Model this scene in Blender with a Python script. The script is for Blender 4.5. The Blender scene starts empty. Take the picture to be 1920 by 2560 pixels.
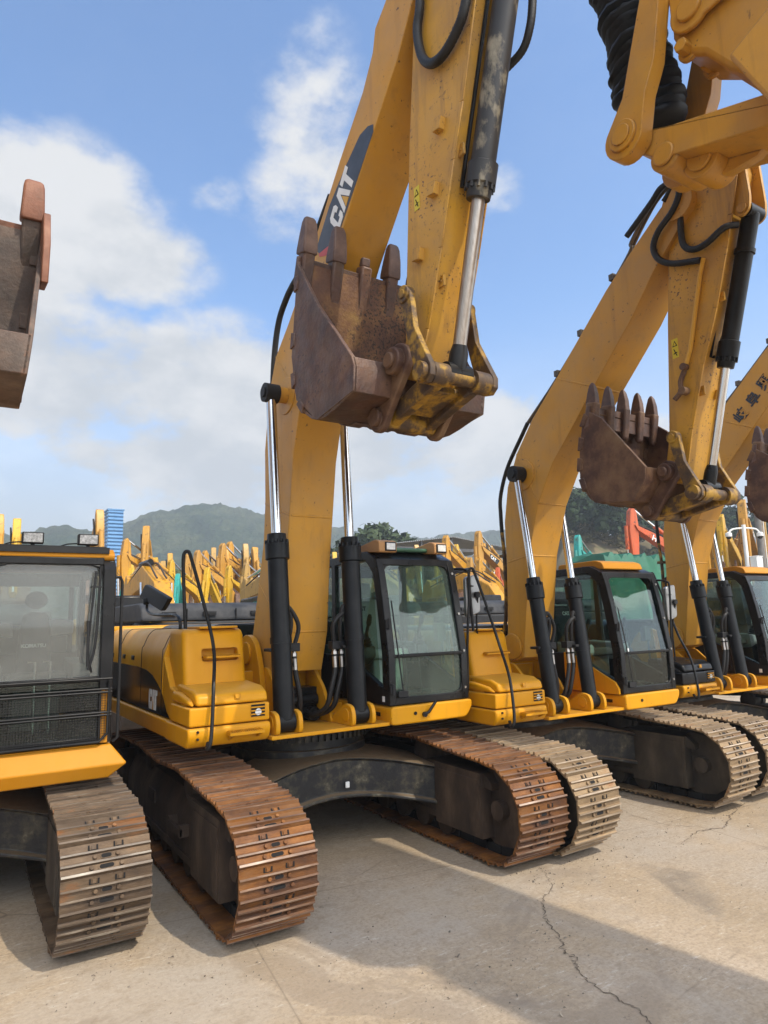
import bpy, bmesh, math, random
from mathutils import Vector, Matrix
random.seed(7)
C = bpy.context.scene.collection
R = math.radians
sin, cos, pi = math.sin, math.cos, math.pi

# ------------------------------------------------------------------ materials
def mat(name, cols, scale=4.0, rough=.5, metal=0.0, bump=0.0, bscale=None, detail=6, stretch=(1, 1, 1), dust=None, dscale=2.5, damount=.5,
        spots=None, sscale=18, sthr=.66, rvar=0.0, coat=0.0, top=None, streak=None, distort=0.0, spec=.5, island=0.0, scratch=None, edge=None, bdist=.02):
    m = bpy.data.materials.new(name); m.use_nodes = True
    nt = m.node_tree; N = nt.nodes; L = nt.links
    b = N['Principled BSDF']
    tc = N.new('ShaderNodeTexCoord'); mp = N.new('ShaderNodeMapping'); mp.inputs['Scale'].default_value = stretch
    L.new(tc.outputs['Object'], mp.inputs['Vector'])
    def noise(s, d=detail, vec=mp.outputs['Vector'], dis=0.0):
        n = N.new('ShaderNodeTexNoise'); n.inputs['Scale'].default_value = s; n.inputs['Detail'].default_value = d
        n.inputs['Roughness'].default_value = .62; n.inputs['Distortion'].default_value = dis
        L.new(vec, n.inputs['Vector']); return n.outputs['Fac']
    def ramp(fac, stops):
        r = N.new('ShaderNodeValToRGB'); L.new(fac, r.inputs['Fac'])
        e = r.color_ramp.elements
        while len(e) < len(stops): e.new(.5)
        for i, (p, c) in enumerate(stops):
            e[i].position = p; e[i].color = (c[0], c[1], c[2], 1) if len(c) == 3 else c
        return r.outputs['Color']
    def mix(fac, a, c):
        x = N.new('ShaderNodeMix'); x.data_type = 'RGBA'; L.new(fac, x.inputs['Factor'])
        L.new(a, x.inputs['A'])
        if hasattr(c, 'default_value'): L.new(c, x.inputs['B'])
        else: x.inputs['B'].default_value = (*c, 1)
        return x.outputs['Result']
    if len(cols) == 1: cols = [(0, cols[0]), (1, cols[0])]
    elif len(cols[0]) == 3: cols = [(.3 + .4 * i / (len(cols) - 1), c) for i, c in enumerate(cols)]
    base = ramp(noise(scale, dis=distort), cols)
    if dust:
        f = ramp(noise(dscale, 8), [(.42, (0, 0, 0)), (.72, (damount,) * 3)])
        base = mix(f, base, dust)
    if streak:   # (colour, amount)
        mp2 = N.new('ShaderNodeMapping'); mp2.inputs['Scale'].default_value = (9, 9, .7); L.new(tc.outputs['Object'], mp2.inputs['Vector'])
        f = ramp(noise(1.0, 6, mp2.outputs['Vector']), [(.55, (0, 0, 0)), (.75, (streak[1],) * 3)])
        base = mix(f, base, streak[0])
    if spots:
        f = ramp(noise(sscale, 4), [(sthr, (0, 0, 0)), (sthr + .025, (1, 1, 1))])
        big = ramp(noise(1.7, 3), [(.45, (0, 0, 0)), (.6, (1, 1, 1))])
        mm = N.new('ShaderNodeMath'); mm.operation = 'MULTIPLY'; L.new(f, mm.inputs[0]); L.new(big, mm.inputs[1])
        base = mix(mm.outputs[0], base, spots)
    if top:      # settled dust on upward faces: a real layer lying on the part
        g = N.new('ShaderNodeNewGeometry'); s = N.new('ShaderNodeSeparateXYZ'); L.new(g.outputs['Normal'], s.inputs[0])
        f = ramp(s.outputs['Z'], [(.55, (0, 0, 0)), (.95, (top[1],) * 3)])
        base = mix(f, base, top[0])
    if scratch:   # fine scratches running along the part
        for st in ((30, 2.2, 1.4), (2, 26, 3)):
            mp3 = N.new('ShaderNodeMapping'); mp3.inputs['Scale'].default_value = st; mp3.inputs['Rotation'].default_value = (.5, .3, .4); L.new(tc.outputs['Object'], mp3.inputs['Vector'])
            f = ramp(noise(2.2, 5, mp3.outputs['Vector']), [(.68, (0, 0, 0)), (.71, (scratch[1],) * 3)])
            g2 = ramp(noise(2.3, 3), [(.5, (0, 0, 0)), (.62, (1, 1, 1))])
            mm = N.new('ShaderNodeMath'); mm.operation = 'MULTIPLY'; L.new(f, mm.inputs[0]); L.new(g2, mm.inputs[1]); base = mix(mm.outputs[0], base, scratch[0])
    if edge:      # paint worn through along the edges of the part
        bv = N.new('ShaderNodeBevel'); bv.samples = 3; bv.inputs['Radius'].default_value = edge[2]
        g = N.new('ShaderNodeNewGeometry'); dp = N.new('ShaderNodeVectorMath'); dp.operation = 'DOT_PRODUCT'; L.new(bv.outputs[0], dp.inputs[0]); L.new(g.outputs['Normal'], dp.inputs[1])
        ed = ramp(dp.outputs['Value'], [(.80, (1, 1, 1)), (.985, (0, 0, 0))]); g2 = ramp(noise(11, 6), [(.44, (0, 0, 0)), (.56, (edge[1],) * 3)])
        mm = N.new('ShaderNodeMath'); mm.operation = 'MULTIPLY'; L.new(ed, mm.inputs[0]); L.new(g2, mm.inputs[1]); base = mix(mm.outputs[0], base, edge[0])
    if island:    # every plate weathers a little differently
        g = N.new('ShaderNodeNewGeometry'); h = N.new('ShaderNodeHueSaturation'); mr_ = N.new('ShaderNodeMapRange'); L.new(g.outputs['Random Per Island'], mr_.inputs['Value'])
        mr_.inputs['To Min'].default_value = 1 - island; mr_.inputs['To Max'].default_value = 1 + island; L.new(mr_.outputs[0], h.inputs['Value']); L.new(base, h.inputs['Color']); base = h.outputs['Color']
    L.new(base, b.inputs['Base Color'])
    b.inputs['Metallic'].default_value = metal
    b.inputs['Specular IOR Level'].default_value = spec
    if rvar:
        mr = N.new('ShaderNodeMapRange'); L.new(noise(scale * 1.7), mr.inputs['Value'])
        mr.inputs['From Min'].default_value = .3; mr.inputs['From Max'].default_value = .7
        mr.inputs['To Min'].default_value = rough - rvar; mr.inputs['To Max'].default_value = rough + rvar
        L.new(mr.outputs[0], b.inputs['Roughness'])
    else: b.inputs['Roughness'].default_value = rough
    if coat: b.inputs['Coat Weight'].default_value = coat; b.inputs['Coat Roughness'].default_value = .12
    if bump:
        bp = N.new('ShaderNodeBump'); bp.inputs['Strength'].default_value = bump; bp.inputs['Distance'].default_value = bdist
        L.new(noise(bscale or scale * 4, 8), bp.inputs['Height']); L.new(bp.outputs['Normal'], b.inputs['Normal'])
    return m

def glass(name, tint, refl=.9, dusty=0.0, dcol=(.5, .52, .5), rough=.02):
    m = bpy.data.materials.new(name); m.use_nodes = True
    nt = m.node_tree; N = nt.nodes; L = nt.links
    for n in list(N):
        if n.type != 'OUTPUT_MATERIAL': N.remove(n)
    o = [n for n in N if n.type == 'OUTPUT_MATERIAL'][0]
    t = N.new('ShaderNodeBsdfTransparent'); t.inputs['Color'].default_value = (*tint, 1)
    g = N.new('ShaderNodeBsdfGlossy'); g.inputs['Roughness'].default_value = rough; g.inputs['Color'].default_value = (refl,) * 3 + (1,)
    fa = N.new('ShaderNodeLayerWeight'); fa.inputs['Blend'].default_value = .5
    pw = N.new('ShaderNodeMath'); pw.operation = 'POWER'; L.new(fa.outputs['Facing'], pw.inputs[0]); pw.inputs[1].default_value = 4.0
    lw = N.new('ShaderNodeMath'); lw.operation = 'MULTIPLY_ADD'; L.new(pw.outputs[0], lw.inputs[0]); lw.inputs[1].default_value = .8; lw.inputs[2].default_value = .045
    s = N.new('ShaderNodeMixShader'); L.new(lw.outputs[0], s.inputs[0]); L.new(t.outputs[0], s.inputs[1]); L.new(g.outputs[0], s.inputs[2])
    out = s.outputs[0]
    if dusty:
        d = N.new('ShaderNodeBsdfDiffuse'); d.inputs['Color'].default_value = (*dcol, 1)
        tc = N.new('ShaderNodeTexCoord'); n = N.new('ShaderNodeTexNoise'); n.inputs['Scale'].default_value = 3; n.inputs['Detail'].default_value = 8
        L.new(tc.outputs['Object'], n.inputs['Vector'])
        mr = N.new('ShaderNodeMapRange'); L.new(n.outputs['Fac'], mr.inputs['Value'])
        mr.inputs['From Min'].default_value = .25; mr.inputs['From Max'].default_value = .75
        mr.inputs['To Min'].default_value = dusty * .6; mr.inputs['To Max'].default_value = dusty * 1.3
        s2 = N.new('ShaderNodeMixShader'); L.new(mr.outputs[0], s2.inputs[0]); L.new(out, s2.inputs[1]); L.new(d.outputs[0], s2.inputs[2])
        out = s2.outputs[0]
    L.new(out, o.inputs['Surface'])
    return m

YEL = (.60, .275, .016)
M = {}
M['yellow'] = mat('yellow_paint', [(.3, (.58, .25, .004)), (.55, (.62, .275, .004)), (.75, (.63, .295, .008))], 1.6, .40, dust=(.40, .22, .04), dscale=1.3, damount=.10, spots=(.10, .045, .018), sscale=26, sthr=.68, rvar=.08, bump=.03, bscale=14, top=((.44, .26, .07), .35), scratch=((.30, .13, .02), .6), streak=((.36, .17, .012), .3), edge=((.12, .05, .02), .7, .010), spec=.22)
M['arm_yellow'] = mat('worn_arm_paint', [(.3, (.50, .235, .018)), (.55, (.56, .27, .02)), (.75, (.52, .28, .05))], 1.1, .5, dust=(.35, .22, .09), dscale=1.6, damount=.55, spots=(.06, .03, .015), sscale=22, sthr=.655, rvar=.1, streak=((.22, .11, .03), .35), scratch=((.12, .06, .02), .6), edge=((.10, .05, .02), .8, .010))
M['stick_yellow'] = mat('chipped_arm_paint', [(.3, (.50, .245, .025)), (.55, (.57, .295, .022)), (.75, (.48, .27, .06))], 1.3, .52, dust=(.30, .17, .07), dscale=2.2, damount=.6, spots=(.07, .035, .018), sscale=34, sthr=.605, rvar=.1, streak=((.16, .08, .03), .6), scratch=((.09, .05, .02), .8), edge=((.07, .035, .02), .95, .014))
M['flat_yellow'] = mat('orange_yellow_paint', [(.3, (.46, .185, .006)), (.7, (.50, .21, .010))], 1.2, .5, spec=.22, scratch=((.25, .12, .03), .7), dust=(.42, .24, .06), dscale=2, damount=.2, spots=(.12, .05, .02), sscale=30, sthr=.70, rvar=.08)
M['tan_paint'] = mat('faded_tan_paint', [(.40, .20, .07), (.48, .26, .10)], 2, .6)
M['black'] = mat('black_paint', [(.004, .004, .0045), (.009, .009, .0095)], 3, .32, rvar=.08, dust=(.06, .055, .05), dscale=3, damount=.16, spec=.25)
M['matte'] = mat('matte_black_plastic', [(.008, .008, .009), (.016, .016, .017)], 5, .6, top=((.08, .075, .065), .3), spec=.35)
M['cyl'] = mat('black_cylinder_paint', [(.004, .0045, .0055), (.008, .0085, .0095)], 4, .36, rvar=.06, dust=(.035, .035, .035), dscale=6, damount=.2, spec=.22)
M['worncyl'] = mat('scuffed_cylinder_paint', [(.30, (.014, .015, .018)), (.55, (.02, .02, .022)), (.62, (.16, .14, .10)), (.8, (.36, .33, .25))], 6, .5, detail=9, stretch=(1, 1, .5))
M['chrome'] = mat('chrome_rod', [(.62, .62, .62), (.72, .71, .69)], 3, .16, metal=1)
M['dullrod'] = mat('dusty_chrome_rod', [(.34, .29, .24), (.50, .45, .40)], 9, .34, metal=1, stretch=(6, 6, .3))
M['rubber'] = mat('black_rubber_hose', [(.007, .007, .008), (.015, .015, .015)], 8, .5, bump=.25, bscale=60, spec=.4)
M['steel'] = mat('bare_steel', [(.30, .28, .26), (.5, .48, .45)], 8, .35, metal=1)
M['rust'] = mat('rusty_bucket_steel', [(.25, (.03, .016, .013)), (.42, (.062, .032, .025)), (.56, (.095, .042, .025)), (.7, (.15, .072, .035))], 3.4, .55, bump=.4, bscale=22, scratch=((.24, .17, .12), .6), spots=(.018, .01, .008), sscale=30, sthr=.60, edge=((.26, .19, .15), .8, .016), dust=(.15, .085, .04), dscale=4, damount=.5, detail=10, rvar=.12)
M['rustbrown'] = mat('weathered_bucket_steel', [(.25, (.03, .014, .010)), (.45, (.075, .032, .018)), (.6, (.13, .058, .025)), (.75, (.17, .09, .04))], 3, .65, edge=((.25, .18, .13), .7, .012), scratch=((.22, .15, .10), .5), bump=.2, bscale=30, detail=10, dust=(.20, .13, .07), dscale=3, damount=.6)
M['bucketin'] = mat('bucket_inside_steel', [(.25, (.05, .022, .016)), (.44, (.11, .048, .024)), (.56, (.18, .085, .03)), (.66, (.26, .15, .04)), (.76, (.12, .055, .03))], 2.6, .7, bump=.4, bscale=34, spots=(.035, .02, .012), sscale=40, sthr=.54, detail=10)
M['greysteel'] = mat('grey_bucket_steel', [(.3, (.034, .025, .022)), (.48, (.085, .064, .052)), (.62, (.15, .105, .08)), (.75, (.20, .15, .12))], 3.2, .65, bump=.4, bscale=26, detail=10, scratch=((.30, .24, .20), .6), edge=((.24, .12, .07), .8, .014), dust=(.16, .075, .04), dscale=3, damount=.4)
M['linkyel'] = mat('worn_yellow_link', [(.36, (.045, .027, .018)), (.48, (.09, .05, .02)), (.56, (.30, .165, .015)), (.66, (.40, .23, .02)), (.78, (.16, .09, .03))], 6, .55, bump=.15, bscale=30, detail=9)
M['tooth_orange'] = mat('orange_rust_tooth', [(.3, (.12, .05, .025)), (.5, (.22, .085, .045)), (.7, (.30, .14, .08))], 4, .6, bump=.25, bscale=30, detail=9)
M['tooth'] = mat('worn_tooth_steel', [(.3, (.055, .03, .024)), (.5, (.10, .055, .04)), (.7, (.17, .10, .07))], 5, .55, bump=.2, bscale=30)
def trackmats(key, cols, ridge, dust):
    M['tr' + key] = mat(key + '_track_steel', cols, 3.2, .7, bump=.35, bscale=40, detail=10, stretch=(.7, 1.6, 1.6), rvar=.12, island=.28)
    M['rg' + key] = mat(key + '_grouser_edge', ridge, 6, .45, bump=.15, bscale=40, stretch=(.4, 2, 2), rvar=.1, island=.3)
    M['fr' + key] = mat(key + '_track_frame', dust, 3, .75, bump=.2, bscale=30, detail=9, stretch=(1, 1, .5))
trackmats('rusty', [(.28, (.036, .015, .009)), (.45, (.105, .038, .009)), (.58, (.19, .070, .010)), (.75, (.21, .105, .042))], [(.3, (.075, .038, .024)), (.55, (.19, .115, .075)), (.75, (.40, .31, .24))], [(.3, (.02, .012, .008)), (.5, (.05, .03, .018)), (.7, (.11, .07, .042))])
trackmats('muddy', [(.28, (.04, .025, .015)), (.46, (.085, .052, .028)), (.58, (.125, .08, .044)), (.68, (.21, .085, .025))], [(.3, (.06, .043, .03)), (.55, (.14, .105, .075)), (.75, (.34, .30, .24))], [(.3, (.018, .014, .01)), (.5, (.045, .034, .024)), (.7, (.10, .078, .055))])
trackmats('tan', [(.28, (.11, .07, .036)), (.46, (.19, .125, .065)), (.58, (.25, .17, .09)), (.70, (.20, .09, .03))], [(.3, (.16, .115, .075)), (.55, (.30, .23, .16)), (.75, (.45, .38, .29))], [(.3, (.018, .014, .010)), (.5, (.042, .032, .022)), (.7, (.09, .07, .048))])
M['hole'] = mat('dark_recess', [(.006, .005, .005)], 1, .9)
M['carbody'] = mat('oily_black_frame', [(.3, (.006, .006, .007)), (.5, (.011, .010, .010)), (.62, (.05, .042, .026)), (.74, (.17, .15, .10))], 7, .55, detail=10, bump=.2, bscale=40, top=((.14, .10, .06), .95), rvar=.12)
M['glass'] = glass('clear_cab_glass', (.70, .80, .76))
M['greenglass'] = glass('green_cab_glass', (.66, .80, .74), dusty=.07, dcol=(.35, .42, .38))
M['dustyglass'] = glass('dusty_windshield_glass', (.80, .82, .80), dusty=.14, dcol=(.46, .47, .45), rough=.03)
M['mirror'] = mat('mirror_back_grey', [(.25, .25, .25), (.35, .35, .34)], 8, .3, metal=.7)
M['white'] = mat('white_lettering', [(.72, .72, .70), (.8, .8, .78)], 9, .5)
M['decalgrey'] = mat('dark_grey_decal', [(.030, .034, .042), (.05, .055, .065)], 3, .4, rvar=.08)
M['decalblack'] = mat('gloss_black_decal', [(.006, .006, .006)], 3, .12)
M['red'] = mat('faded_red_decal', [(.42, .055, .05), (.5, .08, .075)], 6, .5)
M['decalyel'] = mat('decal_yellow', [(.62, .33, .03)], 2, .5)
M['warn'] = mat('warning_label_yellow', [(.62, .48, .02)], 2, .5)
M['seat'] = mat('grey_seat_fabric', [(.035, .035, .037), (.06, .06, .06)], 30, .9)
M['seatlight'] = mat('pale_seat_cover', [(.35, .36, .33), (.45, .45, .42)], 8, .8)
M['cabin'] = mat('cab_trim_grey', [(.06, .065, .06), (.09, .095, .09)], 6, .7)
M['greentrim'] = mat('green_tinted_trim', [(.055, .13, .075), (.07, .17, .10)], 4, .5)
M['palegrey'] = mat('pale_grey_plastic', [(.30, .31, .30), (.40, .40, .39)], 6, .5)
M['lamp'] = mat('lamp_lens', [(.55, .55, .52), (.8, .8, .78)], 30, .15)
M['lampdots'] = mat('lamp_led_grid', [(.12, .12, .12), (.4, .4, .4)], 60, .25)
M['teal'] = mat('teal_paint', [(.02, .36, .32), (.03, .44, .39)], 2, .45)
M['orange'] = mat('orange_paint', [(.62, .11, .02), (.55, .09, .02)], 2, .45)
M['lemon'] = mat('lemon_yellow_paint', [(.70, .42, .008), (.76, .48, .02)], 2, .42)
M['boot'] = mat('black_bellows_rubber', [(.005, .008, .013), (.010, .014, .021)], 6, .55, spec=.3)
M['pipe'] = mat('dull_steel_pipe', [(.09, .075, .06), (.16, .13, .10)], 6, .5, metal=.6)

# ------------------------------------------------------------------ mesh building
class MB:
    def __init__(s): s.v = []; s.f = []; s.mi = []
    def add(s, V, F, m=0):
        o = len(s.v); s.v += [tuple(p) for p in V]
        for f in F: s.f.append([o + i for i in f]); s.mi.append(m)
        return s
    def box(s, a, b, m=0, mtx=None):
        x0, y0, z0 = a; x1, y1, z1 = b
        V = [Vector(p) for p in ((x0, y0, z0), (x1, y0, z0), (x1, y1, z0), (x0, y1, z0), (x0, y0, z1), (x1, y0, z1), (x1, y1, z1), (x0, y1, z1))]
        if mtx: V = [mtx @ p for p in V]
        return s.add(V, [(0, 3, 2, 1), (4, 5, 6, 7), (0, 1, 5, 4), (1, 2, 6, 5), (2, 3, 7, 6), (3, 0, 4, 7)], m)
    def prism(s, poly, axis, a, b, m=0, mtx=None, taper=None):
        n = len(poly); ar = sum(poly[i][0] * poly[(i + 1) % n][1] - poly[(i + 1) % n][0] * poly[i][1] for i in range(n))
        if ar < 0: poly = poly[::-1]
        def P(p, t):
            q = {'x': (t, p[0], p[1]), 'y': (p[0], t, p[1]), 'z': (p[0], p[1], t)}[axis]
            return mtx @ Vector(q) if mtx else Vector(q)
        A = [P(p, a) for p in poly]; B = [P(p, b) for p in poly]
        fl = (axis == 'y')
        F = [list(range(n))[::-1], [n + i for i in range(n)]] + [(i, (i + 1) % n, n + (i + 1) % n, n + i) for i in range(n)]
        if fl: F = [list(f)[::-1] for f in F]
        return s.add(A + B, F, m)
    def cyl(s, p0, p1, r0, r1=None, n=20, m=0, cap=True):
        p0 = Vector(p0); p1 = Vector(p1); r1 = r0 if r1 is None else r1
        d = (p1 - p0).normalized(); u = d.orthogonal().normalized(); w = d.cross(u)
        V = [p0 + (u * cos(2 * pi * i / n) + w * sin(2 * pi * i / n)) * r0 for i in range(n)] + [p1 + (u * cos(2 * pi * i / n) + w * sin(2 * pi * i / n)) * r1 for i in range(n)]
        F = [(i, (i + 1) % n, n + (i + 1) % n, n + i) for i in range(n)]
        if cap: F += [list(range(n))[::-1], [n + i for i in range(n)]]
        return s.add(V, F, m)
    def lathe(s, p0, d, prof, n=24, m=0):
        p0 = Vector(p0); d = Vector(d).normalized(); u = d.orthogonal().normalized(); w = d.cross(u)
        V = []
        for t, r in prof: V += [p0 + d * t + (u * cos(2 * pi * i / n) + w * sin(2 * pi * i / n)) * r for i in range(n)]
        k = len(prof)
        F = [(j * n + i, j * n + (i + 1) % n, (j + 1) * n + (i + 1) % n, (j + 1) * n + i) for j in range(k - 1) for i in range(n)]
        F += [list(range(n))[::-1], [(k - 1) * n + i for i in range(n)]]
        return s.add(V, F, m)
    def tube(s, pts, r, n=8, m=0, smooth=True, sub=6, ring=0):
        P = [Vector(p) for p in pts]
        if smooth and len(P) > 2:
            Q = []; E = [P[0] * 2 - P[1]] + P + [P[-1] * 2 - P[-2]]
            for i in range(1, len(E) - 2):
                a, b, c, d = E[i - 1:i + 3]
                for k in range(sub):
                    t = k / sub
                    Q.append(.5 * ((2 * b) + (c - a) * t + (2 * a - 5 * b + 4 * c - d) * t * t + (3 * b - a - 3 * c + d) * t ** 3))
            Q.append(P[-1]); P = Q
        V = []; T = None; u = None
        for i, p in enumerate(P):
            d = (P[min(i + 1, len(P) - 1)] - P[max(i - 1, 0)]).normalized()
            if u is None: u = d.orthogonal().normalized()
            else:
                u = (u - d * u.dot(d))
                u = u.normalized() if u.length > 1e-6 else d.orthogonal().normalized()
            w = d.cross(u); rr = r * (1 + ring * (i % 2))
            V += [p + (u * cos(2 * pi * k / n) + w * sin(2 * pi * k / n)) * rr for k in range(n)]
        k = len(P)
        F = [(j * n + i, j * n + (i + 1) % n, (j + 1) * n + (i + 1) % n, (j + 1) * n + i) for j in range(k - 1) for i in range(n)]
        F += [list(range(n))[::-1], [(k - 1) * n + i for i in range(n)]]
        return s.add(V, F, m)
    def mesh(s, name, mats, smooth=.6):
        me = bpy.data.meshes.new(name); me.from_pydata(s.v, [], s.f)
        for m in (mats if isinstance(mats, (list, tuple)) else [mats]): me.materials.append(m)
        me.polygons.foreach_set('material_index', s.mi); me.update()
        if smooth: me.shade_smooth(); me.set_sharp_from_angle(angle=smooth)
        return me
    def obj(s, name, mats, parent=None, bevel=0, seg=2, smooth=.6):
        o = bpy.data.objects.new(name, s.mesh(name, mats, smooth)); C.objects.link(o)
        if parent: o.parent = parent
        if bevel:
            md = o.modifiers.new('bevel', 'BEVEL'); md.width = bevel; md.segments = seg; md.limit_method = 'ANGLE'; md.angle_limit = R(40); md.harden_normals = False
        return o
def tag(o, label=None, cat=None, group=None, kind=None):
    if label: o['label'] = label
    if cat: o['category'] = cat
    if group: o['group'] = group
    if kind: o['kind'] = kind
    return o
def thing(name, label, cat, loc=(0, 0, 0), rz=0, group=None):
    o = bpy.data.objects.new(name, None); C.objects.link(o); o.location = loc; o.rotation_euler = (0, 0, rz); o.empty_display_size = .3
    return tag(o, label, cat, group)
def copy_tree(o, parent=None):
    c = o.copy(); C.objects.link(c)
    if parent: c.parent = parent
    for ch in list(o.children): copy_tree(ch, c)
    return c
def text(name, s, size, mtx, m, parent=None, bold=0, ext=.002, align='LEFT', sx=1.0):
    cu = bpy.data.curves.new(name, 'FONT'); cu.body = s; cu.size = size; cu.extrude = ext; cu.offset = bold; cu.align_x = align
    t = bpy.data.objects.new(name, cu); C.objects.link(t); bpy.context.view_layer.update()
    me = bpy.data.meshes.new_from_object(t.evaluated_get(bpy.context.evaluated_depsgraph_get()))
    bpy.data.objects.remove(t); bpy.data.curves.remove(cu)
    for v in me.vertices: v.co = mtx @ Vector((v.co.x * sx, v.co.y, v.co.z))
    me.materials.clear(); me.materials.append(m)
    o = bpy.data.objects.new(name, me); C.objects.link(o)
    if parent: o.parent = parent
    return o
def frame(o, e1, e2):
    e1 = Vector(e1).normalized(); e2 = Vector(e2); e2 = (e2 - e1 * e2.dot(e1)).normalized(); e3 = e1.cross(e2)
    return Matrix(((e1.x, e2.x, e3.x, o[0]), (e1.y, e2.y, e3.y, o[1]), (e1.z, e2.z, e3.z, o[2]), (0, 0, 0, 1)))
def three_letters(name, mtx, w, h, parent, tri=True, skew=0):
    """white block letters with a yellow triangle under the middle one"""
    b = MB(); sxx = w / 2.95
    def P(L, m): b.prism([((x + skew * y) * sxx, y * h) for x, y in L], 'z', 0, .003, m, mtx)
    for q in ([(0, .15), (.15, 0), (.33, 0), (.33, 1), (.15, 1), (0, .85)], [(.33, 0), (.8, 0), (.95, .15), (.95, .38), (.65, .38), (.65, .24), (.33, .24)], [(.33, .76), (.65, .76), (.65, .62), (.95, .62), (.95, .85), (.8, 1), (.33, 1)],
              [(1.0, 0), (1.28, 0), (1.575, .72), (1.575, 1), (1.36, 1)], [(1.575, .72), (1.87, 0), (2.15, 0), (1.79, 1), (1.575, 1)],
              [(1.95, .74), (2.95, .74), (2.95, 1), (1.95, 1)], [(2.3, 0), (2.62, 0), (2.62, .74), (2.3, .74)]): P(q, 0)
    if tri: P([(1.33, 0), (1.82, 0), (1.575, .58)], 1)
    return b.obj(name, [M['white'], M['decalyel']], parent, smooth=0)

# ------------------------------------------------------------------ tracks
def track_path(half):
    P = []
    yi, zi, ri = -half, .485, .43; ys, zs, rs = half - .02, .505, .45
    def arc(cy, cz, r, a0, a1, k):
        return [(cy + r * cos(R(a0 + (a1 - a0) * i / k)), cz + r * sin(R(a0 + (a1 - a0) * i / k))) for i in range(k + 1)]
    P += arc(yi, zi, ri, 270, 96, 22)          # front idler, from the ground up and over
    P += [(-half * .72, .95), (-half * .5, .985), (-.78, 1.0), (-.4, .975), (0, .96), (.4, .975), (.78, 1.0), (half * .5, .99), (half * .72, .975)]
    P += arc(ys, zs, rs, 88, -90, 22)
    return P
def make_track_meshes(key, half, w=.6):
    P = track_path(half); P = P + [P[0]]
    L = [0]
    for a, b in zip(P, P[1:]): L.append(L[-1] + math.hypot(b[0] - a[0], b[1] - a[1]))
    n = round(L[-1] / .212); pitch = L[-1] / n
    def at(s):
        s %= L[-1]
        for i in range(len(L) - 1):
            if L[i + 1] >= s:
                t = (s - L[i]) / max(1e-9, L[i + 1] - L[i]); return (P[i][0] + (P[i + 1][0] - P[i][0]) * t, P[i][1] + (P[i + 1][1] - P[i][1]) * t)
    b = MB(); hp = pitch / 2; rnd = random.Random(3)
    for k in range(n):
        s = k * pitch + .05
        a0 = Vector((0, *at(s - hp * .9))); a1 = Vector((0, *at(s + hp * .9))); c = (a0 + a1) / 2
        t = (a1 - a0).normalized(); nn = Vector((1, 0, 0)).cross(t)
        nn = Vector((0, t.z, -t.y))
        if nn.dot(c - Vector((0, max(-half, min(half, c.y)), .5))) < 0: nn = -nn
        mt = Matrix(((1, t.x, nn.x, c.x), (0, t.y, nn.y, c.y), (0, t.z, nn.z, c.z), (0, 0, 0, 1)))
        j = rnd.uniform(-.006, .006)
        x0, x1 = -w / 2 + j, w / 2 + j
        # plate and three grouser bars
        b.prism([(-hp * .99, -.004), (hp * .80, -.006), (hp * 1.07, .004), (hp * 1.09, .016), (hp * .8, .012), (-hp * .99, .012)], 'x', x0, x1, 0, mt)
        for tt, hh, ww in ((-.080, .040, .0085), (-.012, .030, .007), (.056, .030, .007)):
            b.prism([(tt - ww * 2, .0118), (tt + ww * 2, .0118), (tt + ww, hh), (tt - ww, hh)], 'x', x0 - .001, x1 + .001, 0, mt)
            b.box((x0, tt - ww * .95, hh - .002), (x1, tt + ww * .95, hh + .0035), 1, mt)
        # bolt heads, mud holes and link notches
        for bx in (-.115, .115):
            for tt in (-.046, .022): b.cyl(mt @ Vector((bx * (.86 if tt < 0 else .66), tt, .012)), mt @ Vector((bx * (.86 if tt < 0 else .66), tt, .030)), .0165, .014, 8, 0)
        for tt, hw, hh in ((-.046, .016, .0145), (.022, .015, .014)):
            ex_ = .032 if tt < 0 else .019; oval = [(hw * cos(2 * pi * i / 16) + (ex_ if cos(2 * pi * i / 16) > 0 else -ex_), hh * sin(2 * pi * i / 16)) for i in range(16)]
            ring = [(x * 1.22, y * 1.4) for x, y in oval]
            b.prism([(x, y + tt) for x, y in ring], 'z', .0121, .0155, 0, mt); b.prism([(x, y + tt) for x, y in oval], 'z', .0123, .0165, 2, mt)
        for bx in (-.085, .085):
            for dx, dy0, dy1, ex in ((-.028, .066, .104, .0055), (.028, .066, .104, .0055)): b.box((bx + dx - ex, dy0, .012), (bx + dx + ex, dy1, .0175), 2, mt)
            b.box((bx - .0335, .064, .012), (bx + .0335, .072, .0175), 2, mt); b.box((bx - .012, .074, .012), (bx + .012, .10, .020), 0, mt)
        # links under the plate
        for bx in (-.09, .09): b.box((bx - .02, -hp * .9, -.085), (bx + .02, hp * .9, -.008), 2, mt)
    chain = b.mesh(key + '_track', [M['tr' + key], M['rg' + key], M['hole']], .5)
    f = MB()   # side frame
    f.prism([(-.22, .27), (-.22, .60), (-.13, .78), (.13, .78), (.22, .60), (.22, .27)], 'y', -half + .85, half - .5)
    f.box((-.245, -half + .16, .20), (.245, -half + .92, .80)); f.box((-.255, -half + .20, .25), (.255, -half + .84, .74))
    f.prism([(-half + .05, .72), (-half + .16, .80), (-half + .92, .80), (-half + 1.2, .78), (-half + 1.2, .7), (-half + .05, .66)], 'x', -.2, .2)
    f.box((-.235, -half + .9, .24), (.235, half - .55, .30))
    for sx in (-1, 1):
        f.box((sx * .22, -half * .48, .46), (sx * .30, -half * .48 + .05, .56)); f.box((sx * .22, -half * .30, .46), (sx * .30, -half * .30 + .05, .56)); f.box((sx * .28, -half * .48, .47), (sx * .305, -half * .30 + .05, .53))
        f.box((sx * .22, half * .1, .5), (sx * .24, half * .1 + .25, .62))
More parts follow.
